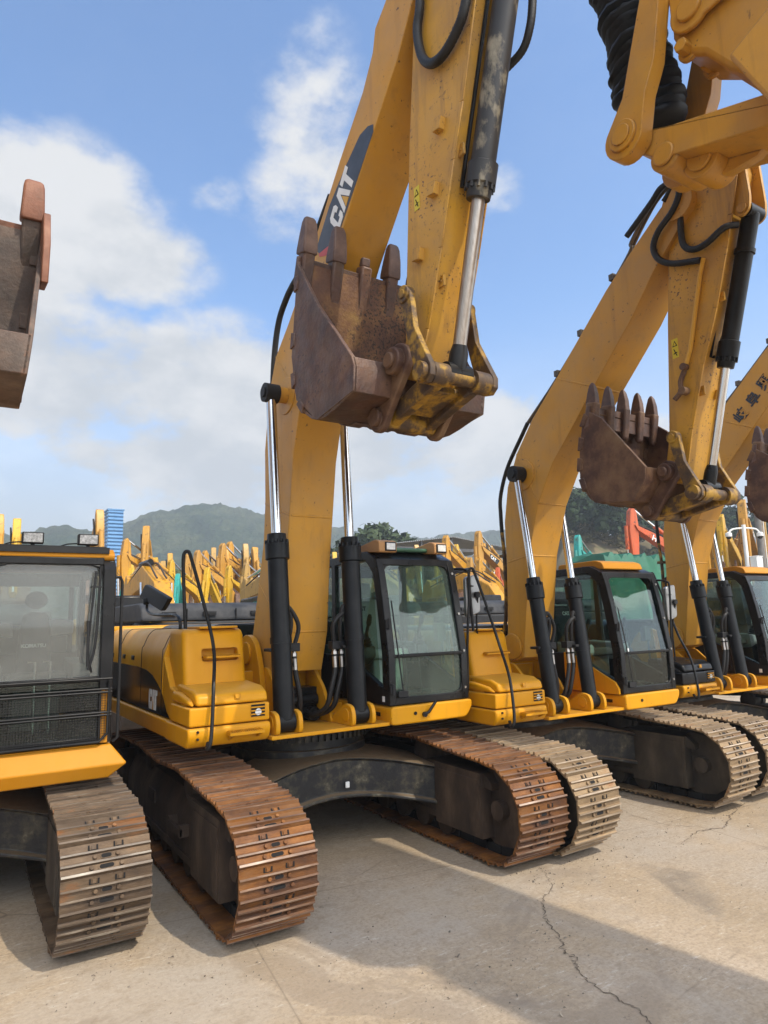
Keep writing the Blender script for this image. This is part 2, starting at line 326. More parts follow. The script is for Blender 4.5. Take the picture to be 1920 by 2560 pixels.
    frame_m = f.mesh(key + '_track_frame', M['fr' + key])
    w_ = MB(); w_.lathe((-.11, -half, .485), (1, 0, 0), [(0, .26), (.02, .385), (.06, .385), (.07, .40), (.15, .40), (.16, .385), (.20, .385), (.22, .30)], 36)
    for sx in (-1, 1): w_.cyl((sx * .11, -half, .485), (sx * .19, -half, .485), .09, None, 16)
    idler = w_.mesh(key + '_idler', M['fr' + key])
    sp = MB(); teeth = []
    for i in range(46): a = 2 * pi * i / 46; rr = .42 if i % 2 else .37; teeth.append((half - .02 + rr * cos(a), .505 + rr * sin(a)))
    sp.prism(teeth, 'x', -.05, .05); sp.cyl((-.24, half - .02, .505), (.24, half - .02, .505), .27, None, 28)
    spro = sp.mesh(key + '_sprocket', M['fr' + key])
    ro = MB(); ro.lathe((-.19, 0, .19), (1, 0, 0), [(0, .07), (.02, .125), (.1, .125), (.11, .10), (.27, .10), (.28, .125), (.36, .125), (.38, .07)], 20)
    roll = ro.mesh(key + '_roller', M['fr' + key])
    return chain, frame_m, idler, spro, roll, half
def add_tracks(root, ms, gauge, off=(0, 0), rz=0, mud=True):
    chain, fr, idl, spr, roll, half = ms
    for sx in (-1, 1):
        def ob(n, me, par): 
            o = bpy.data.objects.new(n, me); C.objects.link(o); o.parent = par; return o
        t = ob('track', chain, root); t.location = (sx * gauge / 2 * cos(rz) + off[0], sx * gauge / 2 * sin(rz) + off[1], 0); t.rotation_euler = (0, 0, rz)
        ob('track_frame', fr, t); ob('idler_wheel', idl, t); ob('sprocket', spr, t)
        for i in range(7):
            r = ob('roller', roll, t); r.location = (0, -half * .58 + i * half * 1.2 / 6, 0)
        for i in (-1, 1):
            r = ob('roller', roll, t); r.location = (0, i * .78, .655)
def add_carbody(root, gauge, off=(0, 0), rz=0):
    g = gauge / 2 - .14; b = MB(); n = 24
    def row(x, front):
        a = abs(x) / g
        yf = -.88 - .30 * a * a if front else 1.05 + .25 * a * a
        yb = -.2 + (-.25) * a if front else .3 + .3 * a
        zt = 1.0 - .20 * a ** 1.6; zf = .93 - .19 * a ** 1.6; zb = .50 - .12 * a * a + .03 * cos(a * 3)
        return [(x, yb, zt), (x, yf, zf), (x, yf - (.04 if front else -.04), zf - .02), (x, yf, zf - .04), (x, yf, zb + .05), (x, yf - (.05 if front else -.05), zb + .03), (x, yf - (.05 if front else -.05), zb), (x, yb, zb)]
    for front in (True, False):
        V = []; F = []
        for i in range(n + 1): V += row(-g + 2 * g * i / n, front)
        k = 8
        for i in range(n):
            for j in range(k):
                f = (i * k + j, i * k + (j + 1) % k, (i + 1) * k + (j + 1) % k, (i + 1) * k + j); F.append(f if not front else f[::-1])
        F += [list(range(k)) if not front else list(range(k))[::-1], [n * k + j for j in range(k)][::-1] if not front else [n * k + j for j in range(k)]]
        b.add(V, F)
    b.cyl((0, 0, .55), (0, 0, .99), .78, .74, 40); b.box((-.55, -.7, .5), (.55, .8, .9))
    b.box((.10, -.926, .62), (.145, -.905, .68), 1)
    o = b.obj('undercarriage_frame', [M['carbody'], M['white']], root, bevel=.008); o.location = (off[0], off[1], 0); o.rotation_euler = (0, 0, rz)
    s = MB(); s.cyl((0, 0, .98), (0, 0, 1.10), .70, None, 60); s.cyl((0, 0, 1.10), (0, 0, 1.20), .80, None, 60)
    for i in range(72):
        a = 2 * pi * i / 72; mt = Matrix.Translation((.80 * cos(a), .80 * sin(a), 0)) @ Matrix.Rotation(a, 4, 'Z'); s.box((-.02, -.016, 1.085), (.03, .016, 1.15), 0, mt)
    o = s.obj('swing_ring', M['carbody'], root); o.location = (off[0], off[1], 0)
# ------------------------------------------------------------------ upper structure
def put(o, T):
    o.location = T[0]; o.scale = (T[1],) * 3
    return o
def rounded(poly, r, seg=4):
    out = []; n = len(poly)
    for i in range(n):
        p = Vector(poly[i]); a = (Vector(poly[i - 1]) - p); c = (Vector(poly[(i + 1) % n]) - p)
        rr = min(r, a.length * .45, c.length * .45); a = p + a.normalized() * rr; c = p + c.normalized() * rr
        for k in range(seg + 1):
            t = k / seg; q = a * (1 - t) ** 2 + p * 2 * t * (1 - t) + c * t * t; out.append((q.x, q.y))
    return out
def add_upper(root, T, o):
    """engine house, deck, tank, tool box; o: options"""
    Y = o.get('paint', M['yellow']); CX = o.get('cx', -.325)
    b = MB()  # deck frame with cylinder brackets
    b.box((-1.60, -.55, 1.25), (-.92, 2.6, 1.425)); b.box((.40, .0, 1.25), (1.40, 2.6, 1.42))
    b.box((-.905, -1.33, 1.25), (.375, -.35, 1.285)); b.box((-.90, -.36, 1.25), (.37, 2.6, 1.40))
    b.box((-.80, -.28, 1.38), (.15, -.20, 1.80))
    d = o.get('cyl', .40)
    for cx in (CX - d, CX + d):
        for sx in (-1, 1):
            x = cx + sx * .115
            b.prism(rounded([(-1.33, 1.284), (-1.33, 1.40), (-1.30, 1.47), (-1.18, 1.50), (-1.05, 1.42), (-.80, 1.284)], .07), 'x', x - .022, x + .022)
            b.cyl((x - .03, -1.2, 1.385), (x + .03, -1.2, 1.385), .065, None, 20)
    for sx in (-1, 1):     # boom foot brackets
        x = CX + sx * .31
        b.prism(rounded([(-.55, 1.39), (-.42, 1.9), (-.30, 2.12), (-.05, 2.20), (.18, 2.05), (.55, 1.39)], .12), 'x', x - .03, x + .03)
        b.cyl((x - .05, -.10, 1.98), (x + .05, -.10, 1.98), .12, None, 24)
        b.prism(rounded([(-.95, 1.284), (-.75, 1.62), (-.50, 1.84), (-.40, 1.84), (-.40, 1.284)], .05), 'x', x - sx * .05 - .02, x - sx * .05 + .02)
    put(b.obj('deck_frame', Y, root, bevel=.006), T)
    b = MB()  # valve block between the brackets
    b.box((CX - .22, -.62, 1.285), (CX + .24, -.40, 1.62)); b.cyl((CX - .2, -.64, 1.50), (CX + .22, -.64, 1.50), .06)
    b.cyl((CX + .15, -.75, 1.36), (CX + .15, -.4, 1.36), .07); b.cyl((CX - .14, -.75, 1.38), (CX - .14, -.4, 1.38), .05)
    put(b.obj('valve_block', M['black'], root), T)
    if o.get('hood', True):
        H = o.get('hoodmat', Y)
        b = MB()   # side house with rounded top edge
        prof = rounded([(-1.62, 1.432), (-1.62, 2.02), (-1.50, 2.26), (-.93, 2.26), (-.93, 1.432)], .16, 6)
        b.prism(prof, 'y', -.30 if o.get('tank', True) else .7, 2.75)
        b.prism([(-.30, 1.434), (-.30, 2.0), (-.55, 1.72), (-1.0, 1.66), (-1.10, 1.57), (-1.12, 1.434)], 'x', -1.615, -1.50)
        hd = b.obj('engine_hood', H, root, bevel=.012, seg=3); put(hd, T)
        for yy in (-.285, .55, 1.65) if o.get('tank', True) else (1.65,):
            b = MB(); b.tube([(-1.622, yy, 1.44), (-1.622, yy, 2.0), (-1.60, yy, 2.09), (-1.55, yy, 2.20), (-1.49, yy, 2.255), (-1.40, yy, 2.262), (-1.0, yy, 2.262)], .004, 4, sub=3); b.obj('panel_gap', M['hole'], hd)
        for yy in (.9, 1.35, 2.0):
            b = MB(); b.box((-1.627, yy, 1.92), (-1.60, yy + .12, 1.97)); b.box((-1.632, yy + .02, 1.935), (-1.62, yy + .10, 1.955)); b.obj('door_latch', M['black'], hd, bevel=.004)
        if o.get('tank', True):
          b = MB()   # tank riser with step recess
          b.prism([(-.84, 1.74), (-.80, 1.90), (-.745, 2.20), (-.70, 2.262), (-.28, 2.262), (-.28, 1.5), (-.84, 1.5)], 'x', -1.56, -.95)
          t = b.obj('fuel_tank', Y, root, bevel=.05, seg=4)
          k = MB(); k.prism(rounded([(-1.37, 1.955), (-1.01, 1.955), (-1.01, 2.075), (-1.37, 2.075)], .03), 'y', -1.0, -.70); cut = k.obj('cutter', Y, None, bevel=.01); md = t.modifiers.new('cut', 'BOOLEAN'); md.object = cut; md.operation = 'DIFFERENCE'; md.solver = 'EXACT'
          bpy.context.view_layer.update(); me = bpy.data.meshes.new_from_object(t.evaluated_get(bpy.context.evaluated_depsgraph_get())); t.modifiers.clear(); t.data = me; bpy.data.objects.remove(cut); me.shade_smooth(); me.set_sharp_from_angle(angle=.6)
          put(t, T)
          b = MB(); b.box((-1.365, -.865, 1.985), (-1.015, -.72, 2.005))
          for i in range(16): b.box((-1.355 + i * .021, -.867, 2.005), (-1.345 + i * .021, -.76, 2.014))
          b.obj('step', Y, t, bevel=.004)
          b = MB(); b.box((-1.40, -.76, 2.262), (-1.02, -.34, 2.285)); b.obj('tank_lid', Y, t, bevel=.008)
        b = MB()   # front tool box: body and sloping lid
        b.prism(rounded([(-1.305, 1.434), (-1.305, 1.592), (-.72, 1.592), (-.72, 1.434)], .02), 'x', -1.655, -.915)
        BX = o.get('boxmat', Y); t = b.obj('tool_box', BX, root, bevel=.03, seg=4); put(t, T)
        b = MB()
        b.prism([(-1.30, 1.602), (-1.27, 1.69), (-1.16, 1.735), (-.70, 1.765), (-.70, 1.602)], 'x', -1.59, -.925); b.prism([(-1.27, 1.602), (-1.16, 1.66), (-.9, 1.70), (-.70, 1.70), (-.70, 1.602)], 'x', -1.64, -1.58)
        b.obj('tool_box_lid', BX, t, bevel=.03, seg=4)
        b = MB(); b.cyl((-1.22, -1.292, 1.665), (-1.22, -1.30, 1.667), .022); b.box((-1.245, -1.296, 1.64), (-1.195, -1.288, 1.69)); b.obj('lid_latch', Y, t)
        b = MB()
        b.box((-1.095, -1.312, 1.475), (-.965, -1.30, 1.58), 0)
        for z in (1.497, 1.527, 1.557): b.box((-1.10, -1.318, z - .006), (-.96, -1.305, z + .006), 1)
        b.cyl((-1.03, -1.318, 1.515), (-1.03, -1.311, 1.515), .03, None, 20, 2)
        b.obj('headlight', [M['hole'], Y, M['lamp']], t)
        b = MB()   # bumper under the tool box
        b.prism(rounded([(-1.30, 1.30), (-1.325, 1.36), (-1.315, 1.424), (-.6, 1.424), (-.6, 1.255), (-1.26, 1.255)], .03), 'x', -1.668, -.91)
        b.box((-1.655, -.62, 1.258), (-1.60, 2.6, 1.422))
        t = b.obj('bumper', Y, root, bevel=.02, seg=3); put(t, T)
        b = MB(); b.box((-1.33, -1.42, 1.345), (-1.01, -1.318, 1.372))
        b.prism([(-1.318, 1.345), (-1.42, 1.345), (-1.318, 1.30)], 'x', -1.31, -1.29); b.prism([(-1.318, 1.345), (-1.42, 1.345), (-1.318, 1.30)], 'x', -1.05, -1.03)
        for i in range(16): b.box((-1.325 + i * .0195, -1.422, 1.372), (-1.317 + i * .0195, -1.33, 1.381))
        b.obj('step', Y, t)
        for z in (1.395, 1.335):
            b = MB(); b.cyl((-1.585, -1.335, z), (-1.585, -1.32, z), .011, None, 10, 0); b.obj('bolt', M['hole'], t)
        b = MB()   # gloss decal panel on the side, arched top edge
        pts = [(-.579, 1.436), (-.473, 1.488), (-.27, 1.668), (-.08, 1.745), (.076, 1.799), (.318, 1.84), (.705, 1.859), (2.6, 1.86), (2.6, 1.436)]
        b.prism(pts, 'x', -1.6235, -1.619)
        t = b.obj('side_decal', M['decalblack'], root); put(t, T)
        if o.get('letters'):
            three_letters('side_lettering', frame((-1.6245, .175, 1.462), (0, -1, 0), (0, 0, 1)), .31, .195, t)
            text('model_lettering', 'R639', .085, frame((-1.6165, -.66, 1.48), (0, -1, -.12), (0, -.12, 1)), M['tan_paint'], t, bold=.003, sx=1.15)
        # handrail and mirror
        b = MB()
        b.tube([(-1.50, -1.34, 1.30), (-1.53, -1.40, 1.26), (-1.50, -1.42, 1.34), (-1.45, -1.32, 1.75), (-1.38, -1.10, 2.10), (-1.46, -1.0, 2.55), (-1.545, -.92, 2.92), (-1.575, -.90, 2.99), (-1.61, -.89, 2.94), (-1.60, -.88, 2.7), (-1.575, -.88, 2.27)], .0165, 10)
        r = b.obj('handrail', M['black'], root); put(r, T)
        if o.get('mirror', True):
            b = MB(); b.tube([(-1.5, -.46, 2.24), (-1.5, -.44, 2.34), (-1.5, -.25, 2.405), (-1.5, .5, 2.42), (-1.5, .85, 2.47), (-1.5, .88, 2.58)], .016, 8)
            t = b.obj('mirror_arm', M['black'], root); put(t, T)
            b = MB(); b.prism(rounded([(.88, 2.78), (-.13, 2.58), (.15, 2.45), (1.15, 2.64)], .06), 'x', -1.53, -1.48); b.cyl((-1.50, .8, 2.58), (-1.56, .8, 2.58), .04); b.obj('mirror', M['matte'], t, bevel=.01)
    # rear house and counterweight
    b = MB(); b.prism(rounded([(-.9, 1.43), (-.9, 2.22), (-.75, 2.30), (1.25, 2.30), (1.38, 2.2), (1.38, 1.43)], .06), 'y', .62, 2.76)
    put(b.obj('engine_cover', o.get('hoodmat2', M['black']), root, bevel=.02), T)
    b = MB(); b.prism(rounded([(-1.60, 2.78), (-1.5, 3.35), (-.9, 3.62), (.7, 3.62), (1.3, 3.35), (1.40, 2.78)], .25), 'z', 1.18, 2.30)
    put(b.obj('counterweight', o.get('cw', Y), root, bevel=.05, seg=3), T)
def add_hoses(root, T, CX, d):
    k = 0
    for side, xs in ((-1, (.10, .18)), (1, (-.17, -.09))):
        cx = CX + side * d
        b = MB(); x0 = cx + xs[0] - .04; x1 = cx + xs[1] + .05
        b.box((x0, -1.08, 2.02), (x1, -.98, 2.10)); b.box((cx - .12, -1.14, 2.03), (cx + .12, -.99, 2.06))
        blk = b.obj('hose_clamp', M['matte'], root, bevel=.006); put(blk, T)
        for i, dx in enumerate(xs):
            x = cx + dx; sg = side
            b = MB()
            b.tube([(cx - sg * .06, -1.09, 2.36 + .07 * i), (cx - sg * .10, -1.10, 2.385 + .06 * i), (x - sg * .03, -1.08, 2.27), (x, -1.04, 2.06)], .022, 10)
            b.tube([(x, -1.04, 2.0), (x + .005, -1.05, 1.84), (x - sg * .05, -1.05, 1.62), (x - sg * .08, -1.0, 1.45), (x - sg * .15, -.85, 1.37), (x - sg * .16, -.66, 1.40)], .026, 10)
            h = b.obj('hydraulic_hose', M['rubber'], root); put(h, T)
            b = MB(); b.cyl((x, -1.04, 2.03), (x, -1.045, 1.93), .021, None, 12); b.cyl((x + .001, -1.045, 1.95), (x + .004, -1.05, 1.84), .027, None, 12); b.cyl((x, -1.04, 2.0), (x, -1.043, 1.97), .03, None, 6)
            b.obj('hose_fitting', M['steel'], h)

def pane(b, pts, th, nrm):
    n = len(pts); nrm = Vector(nrm).normalized() * th
    b.add([Vector(p) for p in pts] + [Vector(p) + nrm for p in pts], [list(range(n))[::-1], [n + i for i in range(n)]] + [(i, (i + 1) % n, n + (i + 1) % n, n + i) for i in range(n)])
def add_cab(root, T, o):
    Y = o.get('paint', M['yellow']); x0, x1 = .37, 1.40
    fy = lambda z: -1.34 + max(0, (z - 1.95)) * .16 + (.05 * max(0, z - 2.7) / .3)      # windscreen leans back
    b = MB()
    # one closed body shell: floor, pillars, roof, lower panels
    side = [(1.44, 0), (1.95, 0), (2.5, 0), (2.80, 0), (2.95, 0)]
    front = [(fy(z), z) for z, _ in side]
    pil = front + [(-.93, 3.045), (-.80, 3.05), (-.80, 2.965), (-.90, 2.955), (-.975, 2.89)] + [(y + .13, z) for y, z in front[:-1]][::-1]
    for a, c in ((x0, x0 + .085), (x1 - .085, x1)): b.prism(pil, 'x', a, c)
    for a, c in ((x0 + .004, x0 + .07), (x1 - .07, x1 - .004)):
        b.prism([(-.86, 3.046), (.30, 3.03), (.40, 2.95), (.45, 1.44), (.33, 1.44), (.30, 2.86), (.22, 2.93), (-.86, 2.955)], 'x', a, c)
        b.prism([(-.22, 2.96), (-.22, 1.9), (-.13, 1.9), (-.13, 2.96)], 'x', a, c)
        b.prism([(-1.22, 1.442), (.33, 1.442), (.33, 1.92), (-.5, 1.92), (-.95, 1.72), (-1.22, 1.60)], 'x', a, c)
    b.box((x0 + .01, -1.335, 1.44), (x1 - .01, -1.25, 1.515))
    b.prism([(fy(2.90), 2.885), (fy(2.95), 2.955), (-.93, 3.048), (-.80, 3.05), (-.80, 2.96), (-1.0, 2.90)], 'x', x0 + .05, x1 - .05)
    for zz, w in ((1.93, .018),): b.box((x0 + .06, fy(zz) - .004, zz - w), (x1 - .06, fy(zz) + .03, zz + w))
    b.box((x0 + .05, -.82, 2.965), (x1 - .05, .34, 3.035)); b.box((x0 + .02, -1.25, 1.442), (x1 - .02, .42, 1.50)); b.box((x0 + .03, .36, 1.5), (x1 - .03, .44, 2.12)); b.box((x0 + .03, .33, 2.84), (x1 - .03, .40, 2.96))
    for cxx, sg in ((x0 + .084, 1), (x1 - .084, -1)):       # rounded corners of the windscreen opening
        for zc, sz in ((2.888, -1), (1.514, 1)):
            yy = fy(zc)
            q = [(cxx, zc), (cxx + sg * .10, zc), (cxx + sg * .045, zc + sz * .018), (cxx + sg * .018, zc + sz * .045), (cxx, zc + sz * .10)]
            b.prism(q, 'y', yy + .002, yy + .05)
    cab = b.obj('cab', M['black'], root, bevel=.016, seg=3); put(cab, T)
    b = MB(); b.prism(rounded([(x0 + .0, 1.25), (x0, 1.432), (x1 + .02, 1.432), (x1 + .02, 1.36), (x1 - .06, 1.25)], .05), 'y', -1.37, .45)
    base = b.obj('cab_base', Y, root, bevel=.018, seg=3); put(base, T)
    b = MB(); b.box((x0 - .003, -1.16, 1.325), (x0, -1.03, 1.365)); b.obj('base_label', M['decalblack'], base)
    b = MB(); b.cyl((x0 + .29, -1.38, 1.35), (x0 + .29, -1.369, 1.35), .018, None, 8); b.obj('plug', M['hole'], base)
    if o.get('rooflights'):
        b = MB(); b.tube([(x0 + .40, -1.385, 1.335), (x0 + .44, -1.40, 1.35), (x0 + .53, -1.41, 1.455)], .016, 8, smooth=False); b.cyl((x0 + .40, -1.365, 1.33), (x0 + .40, -1.40, 1.33), .026, None, 12); b.obj('pull_handle', M['black'], base)
    G = o.get('glass', M['greenglass'])
    def g(name, pts, nrm, mm=G):
        q = MB(); pane(q, pts, .006, nrm); return q.obj(name, mm, cab, smooth=0)
    g('windscreen', [(x0 + .075, fy(1.95) + .022, 1.945), (x1 - .075, fy(1.95) + .022, 1.945), (x1 - .075, fy(2.5) + .022, 2.5), (x1 - .075, fy(2.9) + .022, 2.90), (x0 + .075, fy(2.9) + .022, 2.90), (x0 + .075, fy(2.5) + .022, 2.5)][:2] + [(x1 - .075, fy(2.9) + .022, 2.90), (x0 + .075, fy(2.9) + .022, 2.90)], (0, 1, .1))
    g('lower_windscreen', [(x0 + .075, -1.315, 1.505), (x1 - .075, -1.315, 1.505), (x1 - .075, -1.315, 1.92), (x0 + .075, -1.315, 1.92)], (0, 1, 0))
    for xx in (x0 + .03, x1 - .036):
        g('side_window', [(xx, -1.12, 1.68), (xx, -.22, 1.92), (xx, -.22, 2.95), (xx, -1.0, 2.93)], (1, 0, 0), M['glass'])
        g('side_window', [(xx, -.14, 1.91), (xx, .32, 1.91), (xx, .28, 2.9), (xx, -.14, 2.95)], (1, 0, 0), M['glass'])
    g('rear_window', [(x0 + .08, .36, 2.1), (x1 - .08, .36, 2.1), (x1 - .08, .35, 2.86), (x0 + .08, .35, 2.86)], (0, 1, 0), M['glass'])
    # interior
    S = o.get('seat', M['seat'])
    b = MB(); mx = (x0 + x1) / 2
    b.prism(rounded([(-.62, 1.86), (-.60, 1.97), (-.15, 1.95), (-.12, 1.84)], .05), 'x', mx - .25, mx + .25); b.prism(rounded([(-.16, 1.9), (.02, 2.55), (.10, 2.56), (.02, 1.86)], .05), 'x', mx - .24, mx + .24); b.prism(rounded([(.0, 2.58), (.04, 2.76), (.12, 2.76), (.10, 2.57)], .03), 'x', mx - .13, mx + .13); b.box((mx - .2, -.55, 1.5), (mx + .2, -.1, 1.86))
    st = b.obj('seat', S, cab, bevel=.02)
    if o.get('seattext'): text('seat_lettering', o['seattext'], .07, frame((mx - .12, -.035, 2.42), (1, 0, 0), (0, .26, 1)), M['white'] if S is not M['seatlight'] else M['seat'], st, bold=.003)
    b = MB()
    for sx in (-1, 1): b.prism(rounded([(-.72, 1.90), (-.70, 2.02), (-.05, 2.05), (-.05, 1.8), (-.55, 1.8)], .04), 'x', mx + sx * .36 - .09, mx + sx * .36 + .09)
    b.obj('armrest_console', M['palegrey'] if o.get('pale') else M['cabin'], cab, bevel=.015)
    for sx in (-1, 1):
        b = MB(); X = mx + sx * .36
        b.lathe((X, -.64, 2.02), (0, -.15, 1), [(0, .06), (.02, .075), (.035, .055), (.05, .065), (.065, .045), (.08, .052), (.095, .03), (.15, .016)], 14); b.tube([(X, -.66, 2.16), (X + .01, -.69, 2.26)], .018, 8, smooth=False); b.lathe((X + .01, -.69, 2.24), (.05, -.2, 1), [(0, .02), (.03, .03), (.10, .028), (.13, .015)], 12)
        b.obj('joystick', M['matte'], cab)
    for sx in (-1, 1):
        b = MB(); X = mx + sx * .09
        b.tube([(X, -1.05, 1.5), (X, -1.03, 1.75), (X + sx * .02, -.95, 2.15), (X + sx * .06, -.93, 2.17)], .012, 8); b.box((X - .06, -1.14, 1.52), (X + .06, -1.0, 1.55)); b.obj('travel_lever', M['matte'], cab)
    b = MB(); b.box((x1 - .20, -1.08, 2.05), (x1 - .08, -1.0, 2.25)); b.tube([(x1 - .1, -1.05, 1.8), (x1 - .11, -1.05, 2.05)], .015, 6, smooth=False); b.obj('monitor', M['cabin'], cab, bevel=.01)
    b = MB(); b.box((x0 + .1, .10, 1.5), (x1 - .1, .34, 2.02)); b.obj('rear_console', M['palegrey'] if o.get('pale') else M['cabin'], cab, bevel=.02)
    # wiper
    b = MB(); b.tube([(x0 + .16, fy(1.6) - .015, 1.58), (x0 + .11, fy(2.0) - .015, 2.0), (x0 + .10, fy(2.5) - .012, 2.5)], .008, 6); b.box((x0 + .10, -1.362, 1.52), (x0 + .22, -1.335, 1.58)); b.obj('wiper', M['matte'], cab)
    for z in (1.6, 2.26):
        b = MB(); b.box((x0 + .0, fy(z) - .025, z - .04), (x0 + .06, fy(z) + .0, z + .04)); b.cyl((x0 + .03, fy(z) - .027, z - .055), (x0 + .03, fy(z) - .027, z + .055), .014, None, 10); b.obj('hinge', M['matte'], cab)
    for z in (1.56, 1.95, 2.35, 2.8):
        b = MB(); b.cyl((x1 - .05, fy(z) - .014, z), (x1 - .05, fy(z), z), .014, None, 10); b.obj('bolt', M['steel'], cab)
    b = MB(); b.box((x0 - .003, -1.25, 1.475), (x0, -1.205, 1.53)); b.obj('sticker', M['white'], cab)
    if not o.get('rooflights'): b = MB(); b.box((x0 + .14, -1.322, 1.93), (x0 + .18, -1.318, 1.99)); b.obj('sticker', M['white'], cab)
    if o.get('sidepanel', 'black') == 'yellow':
        b = MB(); b.prism([(-.42, 1.436), (-.42, 1.93), (-.62, 1.88), (-1.25, 1.58), (-1.30, 1.5), (-1.30, 1.436)], 'x', x0 - .035, x0 - .004); put(b.obj('side_panel', Y, root, bevel=.006), T)
    if o.get('rooflights'):
        b = MB(); b.box((x0 + .10, -1.02, 3.05), (x1 - .12, -.6, 3.095)); b.obj('roof_trim', M['greentrim'], cab, bevel=.02)
        for X in (x0 + .17, x1 - .17):
            b = MB(); b.prism(rounded([(-1.16, 3.02), (-1.16, 3.14), (-1.08, 3.165), (-.76, 3.12), (-.72, 3.05)], .03), 'x', X - .14 if X < 1 else X - .09, X + .09)
            l = b.obj('work_light', M['tan_paint'], cab, bevel=.02)
            b = MB(); b.box((X - .065, -1.172, 3.035), (X + .075, -1.16, 3.135)); b.obj('lamp_rim', M['matte'], l, bevel=.012)
            b = MB(); b.box((X - .05, -1.177, 3.05), (X + .06, -1.170, 3.122)); b.obj('lens', M['lamp'], l, bevel=.008)
        b = MB(); b.cyl((x0 + .36, -.65, 3.09), (x0 + .355, -.65, 3.32), .004, None, 6); b.obj('antenna', M['matte'], cab)
    else:
        b = MB(); b.prism(rounded([(-1.10, 3.0), (-1.06, 3.09), (-.95, 3.125), (-.30, 3.11), (-.28, 3.03)], .03), 'x', x0 + .10, x1 - .16); b.obj('roof_hatch', M['flat_yellow'], cab, bevel=.03, seg=3)
    if o.get('cabmirror'):
        b = MB(); b.tube([(x1 - .02, -1.05, 2.86), (x1 + .10, -1.25, 2.84), (x1 + .12, -1.28, 2.70), (x1 + .06, -1.28, 2.0), (x1 + .05, -1.26, 1.5), (x1 - .01, -1.22, 1.48)], .014, 8)
        b.tube([(x1 + .14, -1.26, 2.66), (x1 + .30, -1.18, 2.66)], .01, 6, smooth=False)
        r = b.obj('cab_handrail', M['black'], cab)
        b = MB(); b.prism(rounded([(x1 + .12, 2.30), (x1 + .33, 2.36), (x1 + .33, 2.80), (x1 + .12, 2.76)], .05), 'y', -1.22, -1.17); b.obj('mirror', M['mirror'], r, bevel=.01)
        b = MB(); b.cyl((x1 + .27, -1.26, 2.56), (x1 + .27, -1.22, 2.56), .035); b.tube([(x1 + .27, -1.25, 2.56), (x1 + .36, -1.1, 2.2), (x1 + .5, -1.0, 1.75)], .012, 6); b.obj('mirror_bracket', M['matte'], r)

# ------------------------------------------------------------------ working arm
def shell_path(path, th):
    """inner offset of an open outline"""
    out = []
    for i, p in enumerate(path):
        a = Vector(path[max(i - 1, 0)]); c = Vector(path[min(i + 1, len(path) - 1)]); d = (c - a).normalized(); out.append((p[0] - d.y * th, p[1] + d.x * th))
    return out
def add_cylinder(root, name, p0, p1, p2, rb, rr, m, rod, collar=True, n=24, eye=True, eyew=.1):
    """barrel p0-p1, rod p1-p2"""
    p0, p1, p2 = Vector(p0), Vector(p1), Vector(p2); d = (p1 - p0).normalized(); L = (p1 - p0).length
    prof = [(0, rb * .8), (.02, rb), (L - .26, rb)]
    if collar: prof += [(L - .25, rb * 1.22), (L - .10, rb * 1.22), (L - .09, rb * 1.05), (L, rb * .95)]
    else: prof += [(L, rb)]
    b = MB(); b.lathe(p0, d, prof, n)
    if collar:
        u = d.orthogonal().normalized(); w = d.cross(u)
        for i in range(12):
            a = 2 * pi * i / 12; q = p0 + (u * cos(a) + w * sin(a)) * rb * 1.10; b.cyl(q + d * (L - .10), q + d * (L - .06), .013, None, 6)
    b.cyl(p0 - Vector((eyew, 0, 0)), p0 + Vector((eyew, 0, 0)), rb * .95, None, 20)
    c = b.obj(name, m, root)
    b = MB(); b.cyl(p1 - d * .02, p2, rr, None, n); r = b.obj('rod', rod, c)
    if eye:
        b = MB(); b.cyl(p2 - Vector((eyew, 0, 0)), p2 + Vector((eyew, 0, 0)), rr * 1.55, None, 20); b.lathe(p2 - d * .22, d, [(0, rr * 1.05), (.06, rr * 1.35), (.2, rr * 1.4)], 18); b.obj('rod_eye', M['black'], c)
    return c
